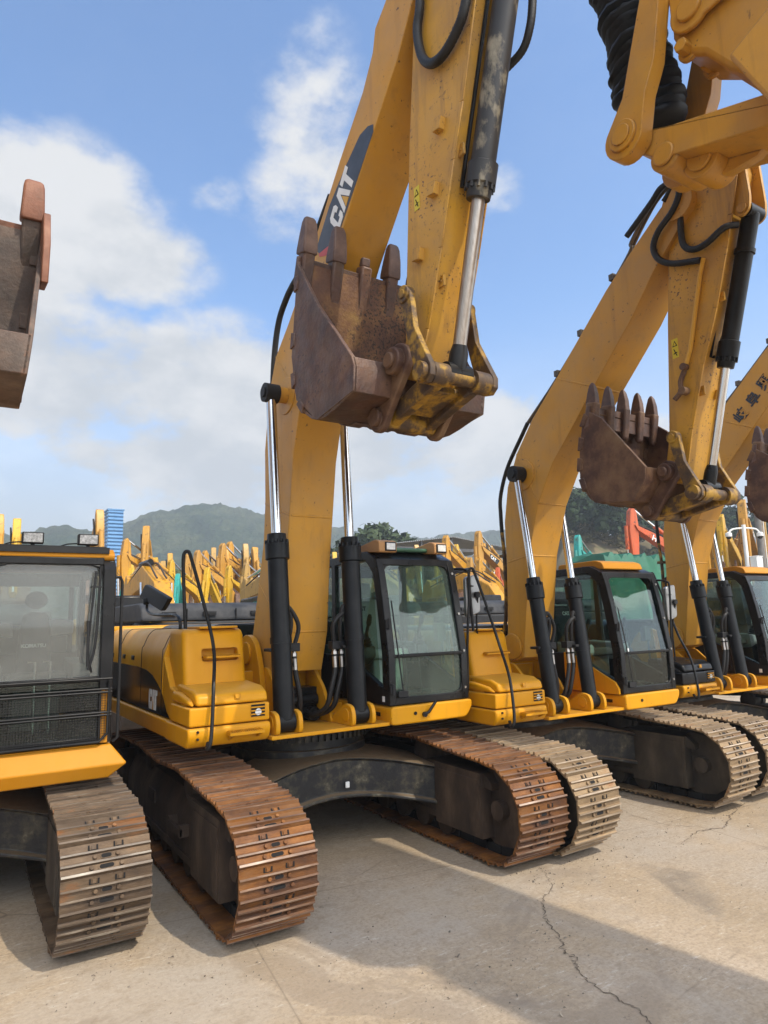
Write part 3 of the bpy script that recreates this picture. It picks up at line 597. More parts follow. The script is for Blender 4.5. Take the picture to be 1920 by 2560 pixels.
def add_bucket(root, k):
    xc, hw, P = k['xc'], k['hw'], k['prof']      # P: lip, edge1, edge2, edge3, low ... around the back to lip
    mm = k.get('mat', M['rust']); tp = k.get('taper', .04)
    zs = [p[1] for p in P]; z0, z1 = min(zs), max(zs)
    def W(z): return hw - tp * (1 - (z - z0) / (z1 - z0))
    def lift(b, poly, xa, xb):
        n = len(poly); V = [(xa(p[1]), *p) for p in poly] + [(xb(p[1]), *p) for p in poly]
        b.add(V, [list(range(n))[::-1], [n + i for i in range(n)]] + [(i, (i + 1) % n, n + (i + 1) % n, n + i) for i in range(n)])
    b = MB()
    for s in (-1, 1): lift(b, P, lambda z, s=s: xc + s * W(z), lambda z, s=s: xc + s * (W(z) - .035))
    back = P[4:] + [P[0]]
    pts = [Vector(p) for p in back]; Q = []
    E = [pts[0] * 2 - pts[1]] + pts + [pts[-1] * 2 - pts[-2]]
    for i in range(1, len(E) - 2):
        a, bb, c, d = E[i - 1:i + 3]
        for q in range(4):
            t = q / 4; v = .5 * ((2 * bb) + (c - a) * t + (2 * a - 5 * bb + 4 * c - d) * t * t + (3 * bb - a - 3 * c + d) * t ** 3); Q.append((v.x, v.y))
    Q.append(back[-1])
    lift(b, Q + shell_path(Q, .03)[::-1], lambda z: xc - W(z) + .01, lambda z: xc + W(z) - .01)
    # top plate with hinge tube
    e2, e3, lo = P[2], P[3], P[4]
    lift(b, [e2, e3, lo, (lo[0] + .05, lo[1] + .03), (e2[0] + .06, e2[1] - .02)], lambda z: xc - W(z) + .01, lambda z: xc + W(z) - .01)
    # wear bars along the back edge of each side and underneath
    for s in (-1, 1):
        for i in range(4):
            t = .30 + i * .17; j = t * (len(Q) - 1); a = Vector(Q[int(j)]); c = Vector(Q[min(int(j) + 2, len(Q) - 1)]); mid = (a + c) / 2; d = (c - a).normalized(); nn = Vector((-d.y, d.x))
            ln = .075; X = xc + s * (W(mid.y) - .04)
            b.prism([tuple(mid - d * ln - nn * .02), tuple(mid + d * ln - nn * .02), tuple(mid + d * ln * .8 + nn * .05), tuple(mid - d * ln * .8 + nn * .05)], 'x', X - .05, X + .05)
    for f in (-.45, 0, .45):
        lift(b, Q[3:-3] + shell_path(Q, -.016)[3:-3][::-1], lambda z, f=f: xc + f * W(z) - .06, lambda z, f=f: xc + f * W(z) + .06)
    bu = b.obj('bucket', mm, root, bevel=.006)
    b = MB()   # inside wear skin
    ins = shell_path(Q, .032); ins2 = shell_path(Q, .038)
    lift(b, ins[4:] + ins2[4:][::-1], lambda z: xc - W(z) + .036, lambda z: xc + W(z) - .036); b.obj('bucket_lining', k.get('inmat', M['bucketin']), bu)
    # cutting lip, adapters, teeth
    lip = Vector(P[0]); dn = Vector(k['tdir']).normalized(); nn = Vector((-dn.y, dn.x))
    b = MB()
    b.prism([tuple(lip - dn * .17 + nn * .040), tuple(lip - dn * .20 - nn * .02), tuple(lip + dn * .05 - nn * .012), tuple(lip + dn * .05 + nn * .02)], 'x', xc - hw + .0, xc + hw)
    b.obj('cutting_lip', k.get('lipmat', mm), bu, bevel=.005)
    n = k.get('teeth', 5); s = k.get('tscale', 1.0)
    for i in range(n):
        X = xc - hw + .09 * s + (2 * hw - .18 * s) * i / (n - 1); w = .058 * s
        b = MB()
        b.prism([tuple(lip - dn * .34 * s + nn * .055), tuple(lip - dn * .30 * s + nn * .085), tuple(lip + dn * .12 * s + nn * .075), tuple(lip + dn * .12 * s - nn * .055), tuple(lip - dn * .12 * s - nn * .06)], 'x', X - w, X + w)
        a = b.obj('tooth_adapter', mm, bu, bevel=.02)
        b = MB()
        if i in k.get('broken', ()):
            b.prism([tuple(lip + dn * .12 * s + nn * .04), tuple(lip + dn * .12 * s - nn * .03), tuple(lip + dn * .20 * s - nn * .02), tuple(lip + dn * .21 * s + nn * .03)], 'x', X - w * .8, X + w * .8); b.obj('adapter_nose', M['tooth'], a, bevel=.015)
        else:
            tl = k.get('tlen', .40) * s; w2 = w * k.get('tw', 1.12)
            V = []; tp_ = k.get('tip', .5)
            for q, f, h in ((.08, 1.0, .085), (.2, 1.02, .084), (.55, .95, .066), (.85, .72 + .2 * tp_, .040), (.95, .35 + .5 * tp_, .026), (1.0, .2 + .4 * tp_, .014)):
                A0 = lip + dn * (.05 * s + tl * q) - nn * .03 * q * q; V += [(X - w2 * f, *(A0 + nn * h * s)), (X + w2 * f, *(A0 + nn * h * s)), (X + w2 * f, *(A0 - nn * h * s)), (X - w2 * f, *(A0 - nn * h * s))]
            b.add(V, [(0, 3, 2, 1), (20, 21, 22, 23)] + [(4 * r_ + i, 4 * r_ + (i + 1) % 4, 4 * r_ + 4 + (i + 1) % 4, 4 * r_ + 4 + i) for r_ in range(5) for i in range(4)])
            b.obj('tooth', k.get('toothmat', M['tooth']), a, bevel=.018 * s, seg=3)
    if k.get('cutter'):
        for sx in (-1, 1):
            b = MB(); e1 = Vector(P[1]); X = xc + sx * (hw - .012)
            b.prism(k['cutter'], 'x', X - sx * .03, X + sx * .022)
            c = b.obj('side_cutter', k.get('lipmat', mm), bu, bevel=.008)
    # ears and pins
    pin, pin2 = Vector(k['pin']), Vector(k['pin2']); rr = k.get('ear', .15)
    for sx in (-1, 1):
        b = MB(); X = xc + sx * k.get('earx', .28)
        def circ(c, r, a0, a1): return [(c.x + r * cos(R(a0 + (a1 - a0) * i / 10)), c.y + r * sin(R(a0 + (a1 - a0) * i / 10))) for i in range(11)]
        d = pin2 - pin; ang = math.degrees(math.atan2(d.y, d.x))
        b.prism(circ(pin, rr, ang + 90, ang + 270) + circ(pin2, rr * .8, ang - 90, ang + 30) + [k['earbase']], 'x', X - .03, X + .03)
        b.cyl((X + sx * .02, *pin), (X + sx * .09, *pin), rr * .72, None, 24); b.cyl((X + sx * .09, *pin), (X + sx * .12, *pin), rr * .42, None, 18); b.cyl((X + sx * .02, *pin2), (X + sx * .07, *pin2), rr * .5, None, 20)
        b.obj('ear', k.get('earmat', mm), bu, bevel=.01)
    return bu
def add_arm(root, a, PM=None, SM=None):
    PM = PM or M['arm_yellow']; SM = SM or M['stick_yellow']
    xc, hw = a['xc'], a['hw']; rear, front = a['rear'], a['front']
    b = MB(); poly = front + rear[::-1]
    b.prism(poly, 'x', xc - hw, xc + hw)
    # seams and side flanges that stand proud of the plates
    for i, j in a.get('seams', ()):
        p, q = Vector(front[i]), Vector(rear[j]); d = (q - p).normalized(); n = Vector((-d.y, d.x)) * .012
        b.prism([tuple(p - n), tuple(p + n), tuple(q + n), tuple(q - n)], 'x', xc - hw - .004, xc - hw + .01)
        b.prism([tuple(p - n - d * .004), tuple(p + n - d * .004), tuple(p + n + d * .01), tuple(p - n + d * .01)], 'x', xc - hw + .02, xc + hw - .02)
    f = Vector(a['foot']); b.cyl((xc - hw - .03, *f), (xc + hw + .03, *f), .16, None, 28)
    for sx in (-1, 1):
        p = a['cylpin']; b.cyl((xc + sx * (hw - .01), *p), (xc + sx * (hw + .012), *p), .20, None, 32); b.cyl((xc + sx * hw, *p), (xc + sx * (a['cylx'] - .07), *p), .085, None, 20)
    boom = b.obj('boom', PM, root, bevel=.010)
    t = Vector(a['tip']); tipw = MB(); tipw.cyl((xc - hw - .035, *t), (xc + hw + .035, *t), .17, None, 24); tipw.obj('boom_pin', PM, boom)
    # boom cylinders
    for sx in (-1, 1):
        X = xc + sx * a['cylx']; Xb = xc + sx * a.get('cylb', a['cylx']); p0 = Vector((Xb, *a['cylbase'])); p2 = Vector((X, *a['cylpin'])); d = (p2 - p0)
        c = add_cylinder(root, 'boom_cylinder', p0, p0 + d * a['cylsplit'], p2, a.get('cylr', .098), a.get('rodr', .052), M['cyl'], M['chrome'], eye=False, eyew=.085)
        b = MB(); b.cyl(p2 - Vector((.075, 0, 0)), p2 + Vector((.075, 0, 0)), .10, None, 24); b.cyl(p2 + Vector((sx * .07, 0, 0)), p2 + Vector((sx * .095, 0, 0)), .055, None, 16); b.obj('rod_eye', M['matte'], c)
        b = MB(); q = p0 + d * a['cylsplit'] * .42; dd = d.normalized()
        b.cyl(q - dd * .03, q + dd * .03, a.get('cylr', .098) + .008, None, 24); b.obj('cylinder_band', M['cyl'], c)
    # stick
    b = MB(); hs = a['hs']; sp = a['sfront'] + a['srear'][::-1]
    b.prism(sp, 'x', xc - hs, xc + hs)
    sf = a['sfront']
    for p, q in zip(sf[:-1], sf[1:]):     # side plates run past the front plate as two thin flanges
        p, q = Vector(p), Vector(q); d = (q - p).normalized(); n = Vector((-d.y, d.x)); n = n if n.x < 0 else -n
        for sx in (-1, 1): b.prism([tuple(p - n * .01), tuple(q - n * .01), tuple(q + n * .035), tuple(p + n * .035)], 'x', xc + sx * hs - (.0 if sx < 0 else .016), xc + sx * hs + (.016 if sx < 0 else .0))
    stick = b.obj('stick', SM, root, bevel=.006)
    for p in a.get('lugs', ()):
        b = MB(); b.box((xc - hs - .05, p[0] - .045, p[1] - .05), (xc - hs + .01, p[0] + .045, p[1] + .05), 0, Matrix.Translation((0, p[0], p[1])) @ Matrix.Rotation(R(12), 4, 'X') @ Matrix.Translation((0, -p[0], -p[1]))); b.obj('stick_lug', SM, stick, bevel=.004)
    for i, t, sx in a.get('clips', ((1, .6, 1), (1, .6, -1), (3, .2, -1), (5, .3, -1))):
        m_ = Vector(sf[i]).lerp(Vector(sf[i + 1]), t); X = xc + sx * (hs - .07); b = MB(); b.box((X - .012, m_.x - .05, m_.y - .045), (X + .012, m_.x + .02, m_.y + .045)); b.cyl((X - .016, m_.x - .02, m_.y), (X + .016, m_.x - .02, m_.y), .012, None, 8); b.obj('stick_bracket', SM, stick, bevel=.003)
    if a.get('warnlabel'):
        y, z = a['warnlabel']; b = MB(); X = xc - hs
        b.prism([(y - .035, z - .10), (y + .035, z - .10), (y + .035, z + .10), (y - .035, z + .10)], 'x', X - .003, X - .001, 0)
        b.prism([(y - .028, z + .02), (y + .028, z + .02), (y, z + .08)], 'x', X - .0045, X - .003, 1); b.prism([(y - .016, z + .028), (y + .016, z + .028), (y, z + .064)], 'x', X - .006, X - .0045, 0)
        b.prism([(y - .02, z - .08), (y - .01, z - .08), (y + .02, z - .005), (y + .01, z - .005)], 'x', X - .0045, X - .003, 1); b.prism([(y - .02, z - .05), (y + .02, z - .06), (y + .02, z - .05), (y - .02, z - .04)], 'x', X - .0045, X - .003, 1)
        b.obj('warning_label', [M['warn'], M['hole']], stick, smooth=0)
    # bucket cylinder
    rod = a.get('brod', M['dullrod']); barrel = a.get('bmat', M['worncyl'])
    c = add_cylinder(root, 'bucket_cylinder', (xc, *a['bc0']), (xc, *a['bc1']), (xc, *a['bc2']), a.get('bcr', .095), a.get('bcrr', .053), barrel, rod, eyew=.11)
    d = (Vector(a['bc1']) - Vector(a['bc0'])).normalized(); n = Vector((-d.y, d.x)); n = n if n.x > 0 else -n
    b = MB()
    q0 = Vector(a['bc0']) + d * .25; q1 = Vector(a['bc1']) - d * .10
    for dx in (-.07, .03): b.tube([(xc + dx, *(q0 + n * .12)), (xc + dx, *(q1 + n * .13)), (xc + dx, *(q1 + n * .09))], .016, 8, smooth=False)
    for t in (.1, .95): b.cyl((xc, *(q0.lerp(q1, t) - d * .02)), (xc, *(q0.lerp(q1, t) + d * .02)), a.get('bcr', .095) + .014, None, 24)
    b.obj('cylinder_pipe', M['black'], c)
    # linkage
    LM = a.get('linkmat', M['linkyel'])
    li, le, p2 = Vector(a['linkpin']), Vector(a['linkend']), Vector(a['bucket']['pin2'])
    for sx in (-1, 1):
        d = (le - li); L = d.length; d.normalize(); n = Vector((-d.y, d.x)); n = n if n.x < 0 else -n
        r0, r1 = a.get('lr', .075), a.get('lr', .075) * 1.25
        pts = [tuple(li - n * r0 * .8), tuple(li - d * r0), tuple(li + n * r0 * .6 - d * r0 * .6), tuple(li + n * r0 + d * .02), tuple(li + d * L * .45 + n * r0 * .30), tuple(li + d * L * .72 + n * r0 * .75), tuple(le + n * r1), tuple(le + d * r1 * .75 + n * r1 * .7), tuple(le + d * r1), tuple(le + d * r1 * .5 - n * r1 * .9), tuple(le - n * r1), tuple(li + d * L * .55 - n * r0 * 1.15)]
        X = xc + sx * (a.get('linkx', .30)); b = MB()
        b.prism(pts, 'x', X - .025, X + .025)
        b.cyl((X - .04, *li), (X + .04, *li), r0 * .95, None, 24); b.cyl((X - .05, *li), (X + .05, *li), r0 * .5, None, 16)
        l = b.obj('idler_link', LM, root, bevel=.006)
    b = MB(); lx = a.get('linkx', .30)
    b.cyl((xc - lx - .05, *le), (xc + lx + .05, *le), .055, None, 20); b.cyl((xc - lx + .03, *le), (xc - .13, *le), .088, None, 24); b.cyl((xc + .13, *le), (xc + lx - .03, *le), .088, None, 24); b.cyl((xc - lx - .075, *le), (xc - lx - .03, *le), .07, None, 16)
    b.obj('link_pin', LM, root)
    d = (p2 - le); L = d.length; d.normalize(); n = Vector((-d.y, d.x)) ; b = MB()
    w = a.get('plw', .075)
    for sx in (-1, 1):
        X = xc + sx * (lx - .13)
        b.prism([tuple(le + d * .05 + n * w), tuple(le + d * .05 - n * w), tuple(p2 - n * w), tuple(p2 + d * .07), tuple(p2 + n * w)], 'x', X - .045, X + .045)
    b.prism([tuple(le + d * .16 + n * w * .4), tuple(le + d * .16 - n * w * .4), tuple(le + d * (L - .16) - n * w * .4), tuple(le + d * (L - .16) + n * w * .4)], 'x', xc - lx + .16, xc + lx - .16)
    b.cyl((xc - lx + .06, *p2), (xc + lx - .06, *p2), w * 1.15, None, 20)
    b.obj('power_link', LM, root, bevel=.012)
    add_bucket(root, a['bucket'])
    # stick cylinder lies on top of the boom
    if a.get('sc'):
        add_cylinder(root, 'stick_cylinder', (xc, *a['sc'][0]), (xc, *a['sc'][1]), (xc, *a['sc'][2]), .10, .055, M['cyl'], M['chrome'], eyew=.09)
    return boom, stick
# ------------------------------------------------------------------ the front row
def sh(L, dx, dz=0): return [(p[0] + dx, p[1] + dz) for p in L]
armA = dict(xc=-.325, hw=.25, foot=(-.10, 1.98), tip=(-3.85, 8.15), cylx=.43, cylb=.40, cylbase=(-1.2, 1.385), cylpin=(-.95, 4.66), cylsplit=.545,
    rear=[(.07, 1.92), (-.05, 2.20), (-.21, 2.73), (-.34, 3.17), (-.38, 3.6), (-.37, 4.2), (-.50, 4.85), (-.67, 5.19), (-1.0, 5.45), (-1.3, 5.72), (-1.6, 6.06), (-2.15, 6.62), (-2.60, 7.04), (-2.78, 7.30), (-2.83, 7.50), (-3.0, 7.62), (-3.5, 8.15), (-3.86, 8.42)],
    front=[(-.22, 1.82), (-.72, 1.80), (-.86, 2.2), (-.93, 2.9), (-1.01, 3.38), (-1.10, 3.95), (-1.28, 4.5), (-1.62, 5.15), (-2.05, 5.74), (-2.45, 6.19), (-2.83, 6.6), (-3.15, 6.93), (-3.4, 7.3), (-4.05, 8.0)],
    seams=((4, 4), (6, 7), (2, 2)),
    hs=.185, srear=[(-2.97, 4.22), (-3.06, 4.5), (-3.10, 5.0), (-3.20, 6.15), (-3.30, 7.0), (-3.52, 7.7), (-3.72, 8.5), (-3.9, 9.2)],
    sfront=[(-3.16, 4.14), (-3.33, 4.5), (-3.53, 5.07), (-3.72, 5.68), (-3.85, 6.07), (-4.04, 6.76), (-4.35, 7.7), (-4.5, 8.4), (-4.35, 9.2)],
    lugs=((-3.62, 6.03), (-3.52, 5.55), (-3.30, 5.12)), warnlabel=(-3.28, 5.62),
    bc0=(-4.50, 7.78), bc1=(-3.79, 5.38), bc2=(-3.445, 4.13), linkpin=(-3.25, 4.78), linkend=(-3.47, 4.09), linkx=.30,
    bucket=dict(xc=-.32, hw=.69, prof=[(-2.11, 5.50), (-2.47, 4.95), (-3.0, 4.31), (-3.03, 4.22), (-3.0, 4.03), (-2.4, 3.96), (-2.02, 4.24), (-1.95, 4.66), (-2.07, 5.22)], tdir=(-.30, .95), tlen=.37, tip=.8, tw=1.2, lipmat=M['rust'], earmat=M['rustbrown'], teeth=5, broken=(2,),
                pin=(-3.10, 4.29), pin2=(-2.80, 3.92), earbase=(-2.45, 4.15), ear=.15))
armB = dict(xc=-.33, hw=.24, foot=(-.72, 1.93), tip=(-3.50, 6.36), cylx=.34, cylb=.31, cylbase=(-1.41, 1.287), cylpin=(-1.06, 4.05), cylsplit=.53, cylr=.085, rodr=.045,
    rear=sh([(-.70, 1.80), (-.72, 1.96), (-.75, 2.38), (-.78, 2.98), (-.78, 3.5), (-.87, 3.94), (-1.07, 4.34), (-1.38, 4.71), (-1.82, 5.10), (-2.14, 5.40), (-2.64, 5.86), (-2.99, 6.13), (-3.40, 6.43), (-3.62, 6.47)], .1),
    front=sh([(-.80, 1.74), (-1.0, 1.8), (-1.09, 2.4), (-1.19, 3.04), (-1.40, 3.65), (-1.68, 4.1), (-2.0, 4.43), (-2.37, 4.83), (-2.95, 5.42), (-3.25, 5.80), (-3.72, 6.25)], .1), seams=((3, 3), (4, 6), (7, 8)),
    hs=.19, srear=sh([(-3.12, 3.6), (-3.22, 4.04), (-3.25, 4.37), (-3.32, 5.2), (-3.40, 5.88), (-3.45, 6.25), (-3.50, 6.62), (-3.7, 6.95)], .1),
    sfront=sh([(-3.32, 3.55), (-3.45, 4.07), (-3.63, 4.67), (-3.82, 5.17), (-3.98, 5.7), (-4.06, 6.0), (-4.17, 6.44), (-4.1, 6.95)], .1), warnlabel=(-3.28, 4.92),
    bc0=(-4.07, 6.02), bc1=(-3.66, 4.62), bc2=(-3.365, 3.5), bcr=.08, bcrr=.045, bmat=None, linkpin=(-3.24, 4.0), linkend=(-3.42, 3.42), linkx=.29, lr=.065,
    bucket=dict(xc=-.33, hw=.56, prof=sh([(-2.53, 4.46), (-2.70, 4.33), (-3.17, 3.72), (-3.15, 3.6), (-3.0, 3.4), (-2.5, 3.47), (-2.34, 3.76), (-2.37, 4.05), (-2.44, 4.33)], .1), tdir=(-.2, .95), tlen=.34, teeth=5, tscale=.8, tw=.78, tip=.1, toothmat=M['tooth'],
                pin=(-3.13, 3.67), pin2=(-2.88, 3.32), earbase=(-2.55, 3.6), ear=.12, earx=.26, mat=M['rustbrown'], lipmat=M['tooth'], inmat=M['rustbrown']))
armB['bmat'] = M['cyl']; armB['brod'] = M['chrome']
def arm_shift(a, xc, bkt):
    a = dict(a); d = xc - a['xc']; a['xc'] = xc; b = dict(a['bucket']); b['xc'] += d; b.update(bkt); a['bucket'] = b; return a

G = 2.59
TA = make_track_meshes('rusty', 2.07); TL = make_track_meshes('muddy', 2.07); TB = make_track_meshes('tan', 2.0)
ROW = 'excavators parked in the front row'
# --- the middle machine
A = thing('excavator', 'yellow excavator with rusty orange tracks and green roof trim, biggest in the middle', 'excavator', (0, 0, 0), R(1.15), ROW)
add_tracks(A, TA, G, rz=R(-1.15)); add_carbody(A, G, rz=R(-1.15))
T0 = ((0, 0, 0), 1.0)
add_upper(A, T0, dict(letters=True)); add_hoses(A, T0, -.325, .40)
add_cab(A, T0, dict(rooflights=True, cabmirror=True, seat=M['seatlight'], seattext='CAT'))
boom, stick = add_arm(A, armA)
b = MB()
b.prism([(-2.765, 6.60), (-2.68, 6.64), (-2.54, 6.645), (-2.26, 6.49), (-1.95, 6.28), (-1.69, 6.0), (-1.68, 5.95), (-1.72, 5.895), (-2.02, 5.87), (-2.17, 5.945), (-2.475, 6.24), (-2.765, 6.53)], 'x', -.5785, -.576)
dec = b.obj('boom_decal', M['decalgrey'], boom, smooth=0)
b = MB(); b.prism([(-1.715, 5.893), (-2.02, 5.868), (-1.985, 5.76), (-1.735, 5.852)], 'x', -.5785, -.576); b.obj('decal_stripe', M['red'], dec, smooth=0)
three_letters('boom_lettering', frame((-.579, -2.125, 5.915), (0, -.64, .77), (0, .77, .64)), .51, .265, dec, skew=.25)
for nm, pts, r in (('stick_hose', [(-.56, -3.50, 7.9), (-.56, -3.48, 7.23), (-.56, -3.43, 7.0), (-.56, -3.47, 6.74), (-.56, -3.58, 6.575), (-.56, -3.74, 6.525), (-.56, -3.92, 6.60), (-.56, -4.03, 6.75), (-.54, -4.2, 7.3)], .036),
                   ('stick_hose', [(-.1, -4.45, 7.6), (-.1, -4.25, 6.95), (-.1, -4.24, 6.8), (-.1, -4.20, 6.62), (-.1, -4.11, 6.49), (-.14, -3.95, 6.42)], .03)):
    b = MB(); b.tube(pts, r, 12, sub=14, ring=.07); b.obj(nm, M['rubber'], stick)
b = MB(); b.tube([(-.45, -1.75, 6.55), (-.45, -1.2, 6.12), (-.45, -.84, 5.98), (-.45, -.68, 5.90), (-.45, -.48, 5.72), (-.45, -.36, 5.40), (-.45, -.30, 4.9), (-.45, -.27, 4.2), (-.40, -.2, 3.0), (-.38, .1, 2.4)], .035, 12); b.obj('boom_hose', M['rubber'], boom)
b = MB(); b.box((-.565, -4.05, 6.95), (-.50, -3.99, 7.0)); b.obj('stick_lug', M['stick_yellow'], stick)
# --- the second machine
def mid_machine(label, loc, hood, tracks, panel, bucket):
    r = thing('excavator', label, 'excavator', loc, 0, ROW)
    add_tracks(r, tracks, G, rz=R(2.5)); add_carbody(r, G, rz=R(2.5))
    T = ((.04, -.24, -.07), .98)
    add_upper(r, T, dict(cx=-.38, cyl=.31, hoodmat=hood, mirror=False, tank=panel == 'yellow', boxmat=hood)); add_hoses(r, T, -.38, .31)
    add_cab(r, T, dict(sidepanel=panel, cabmirror=True, pale=True, glass=M['glass'], seattext='CAT'))
    bm, st = add_arm(r, arm_shift(armB, -.33, bucket))
    x = -.33
    for nm, pts, rr, par in (('stick_hose', [(-.62, -2.9, 6.30), (-.62, -3.22, 6.50), (-.62, -3.36, 6.60), (-.62, -3.49, 6.57), (-.62, -3.55, 6.44), (-.62, -3.46, 6.29), (-.62, -3.28, 6.16), (-.61, -3.20, 6.02), (-.60, -3.25, 5.87), (-.58, -3.39, 5.765), (-.56, -3.66, 5.675)], .03, st),
                             ('stick_hose', [(-.60, -3.36, 6.45), (-.58, -3.47, 6.54), (-.57, -3.54, 6.37), (-.57, -3.50, 6.126), (-.57, -3.51, 5.91), (-.57, -3.61, 5.81), (-.57, -3.75, 5.805), (-.55, -3.92, 5.88), (-.45, -4.0, 5.90)], .03, st)):
        b = MB(); b.tube(pts, rr, 12, sub=12, ring=.06); b.obj(nm, M['rubber'], par)
    b = MB(); b.tube([(-.545, -3.684, 5.685), (-.545, -3.634, 5.54), (-.545, -3.456, 4.841), (-.545, -3.386, 4.68)], .022, 8, smooth=False); b.obj('stick_pipe', M['decalyel'], st)
    b = MB(); b.cyl((-.54, -3.39, 4.68), (-.60, -3.39, 4.68), .035); b.tube([(-.55, -3.38, 4.66), (-.56, -3.33, 4.55), (-.57, -3.33, 4.45), (-.58, -3.26, 4.38)], .025, 8); b.cyl((-.54, -3.37, 4.44), (-.62, -3.37, 4.44), .04); b.obj('stop_valve', M['rustbrown'], st)
    b = MB()
    for dx in (0, .05):
        b.tube([(x - .15 + dx, -3.36, 6.72), (x - .16 + dx, -3.15, 6.60), (x - .16 + dx, -2.86, 6.30), (x - .16 + dx, -2.76, 6.12), (x - .16 + dx, -1.74, 5.20), (x - .16 + dx, -1.12, 4.72)], .02, 8)
    for p in ((-2.6, 5.98), (-2.1, 5.52), (-1.7, 5.16)): b.box((x - .22, p[0] - .03, p[1] - .02), (x - .02, p[0] + .03, p[1] + .05))
    b.obj('boom_pipe', M['pipe'], bm)
    b = MB(); b.tube([(x - .16, -1.12, 4.72), (x - .16, -1.0, 4.58), (x - .16, -.70, 4.22), (x - .16, -.54, 3.87), (x - .16, -.525, 3.62), (x - .16, -.53, 3.39)], .026, 10); b.obj('boom_hose', M['rubber'], bm)
    b = MB(); b.tube([(x - .16, -.53, 3.40), (x - .16, -.555, 3.0), (x - .16, -.535, 2.39), (x - .16, -.45, 2.0)], .024, 8); b.box((x - .2, -.60, 3.06), (x - .1, -.50, 3.10)); b.obj('riser_pipe', M['linkyel'], bm)
    b = MB()
    for sx in (-1, 1): b.prism(rounded([(-3.85, 6.60), (-3.98, 6.0), (-4.05, 5.94), (-4.13, 5.98), (-4.15, 6.1), (-4.12, 6.75)], .05), 'x', x + sx * .13 - .018, x + sx * .13 + .018)
    b.cyl((x - .17, -4.07, 6.02), (x + .17, -4.07, 6.02), .045, None, 18); b.obj('cylinder_bracket', M['stick_yellow'], st)
    b = MB(); b.tube([(.62, -1.56, 2.95), (.66, -1.75, 2.85), (.64, -1.72, 2.2)], .01, 6); 
    return r, bm, st
B, bmB, _ = mid_machine('yellow excavator with plain boom and five pointed bucket teeth, right of the middle one', (3.12, -.10, 0), M['yellow'], TB, 'yellow', {})
Cc, bmC, _ = mid_machine('yellow excavator with black Chinese characters on its boom, at the right edge', (6.52, .05, 0), M['black'], TB, 'black',
    dict(cutter=None))
for ch, (y, z) in (('岐', (-2.06, 5.12)), ('阜', (-2.26, 5.30)), ('興', (-2.44, 5.49)), ('重', (-2.64, 5.69))):
    e1 = Vector((0, -.74, .67)); e2 = Vector((0, .67, .74)); o = Vector((-.575, y - .05, z - .05)) - e1 * .11 - e2 * .09
    text('boom_lettering', ch, .205, frame(o, e1, e2), M['decalblack'], bmC, bold=.004)

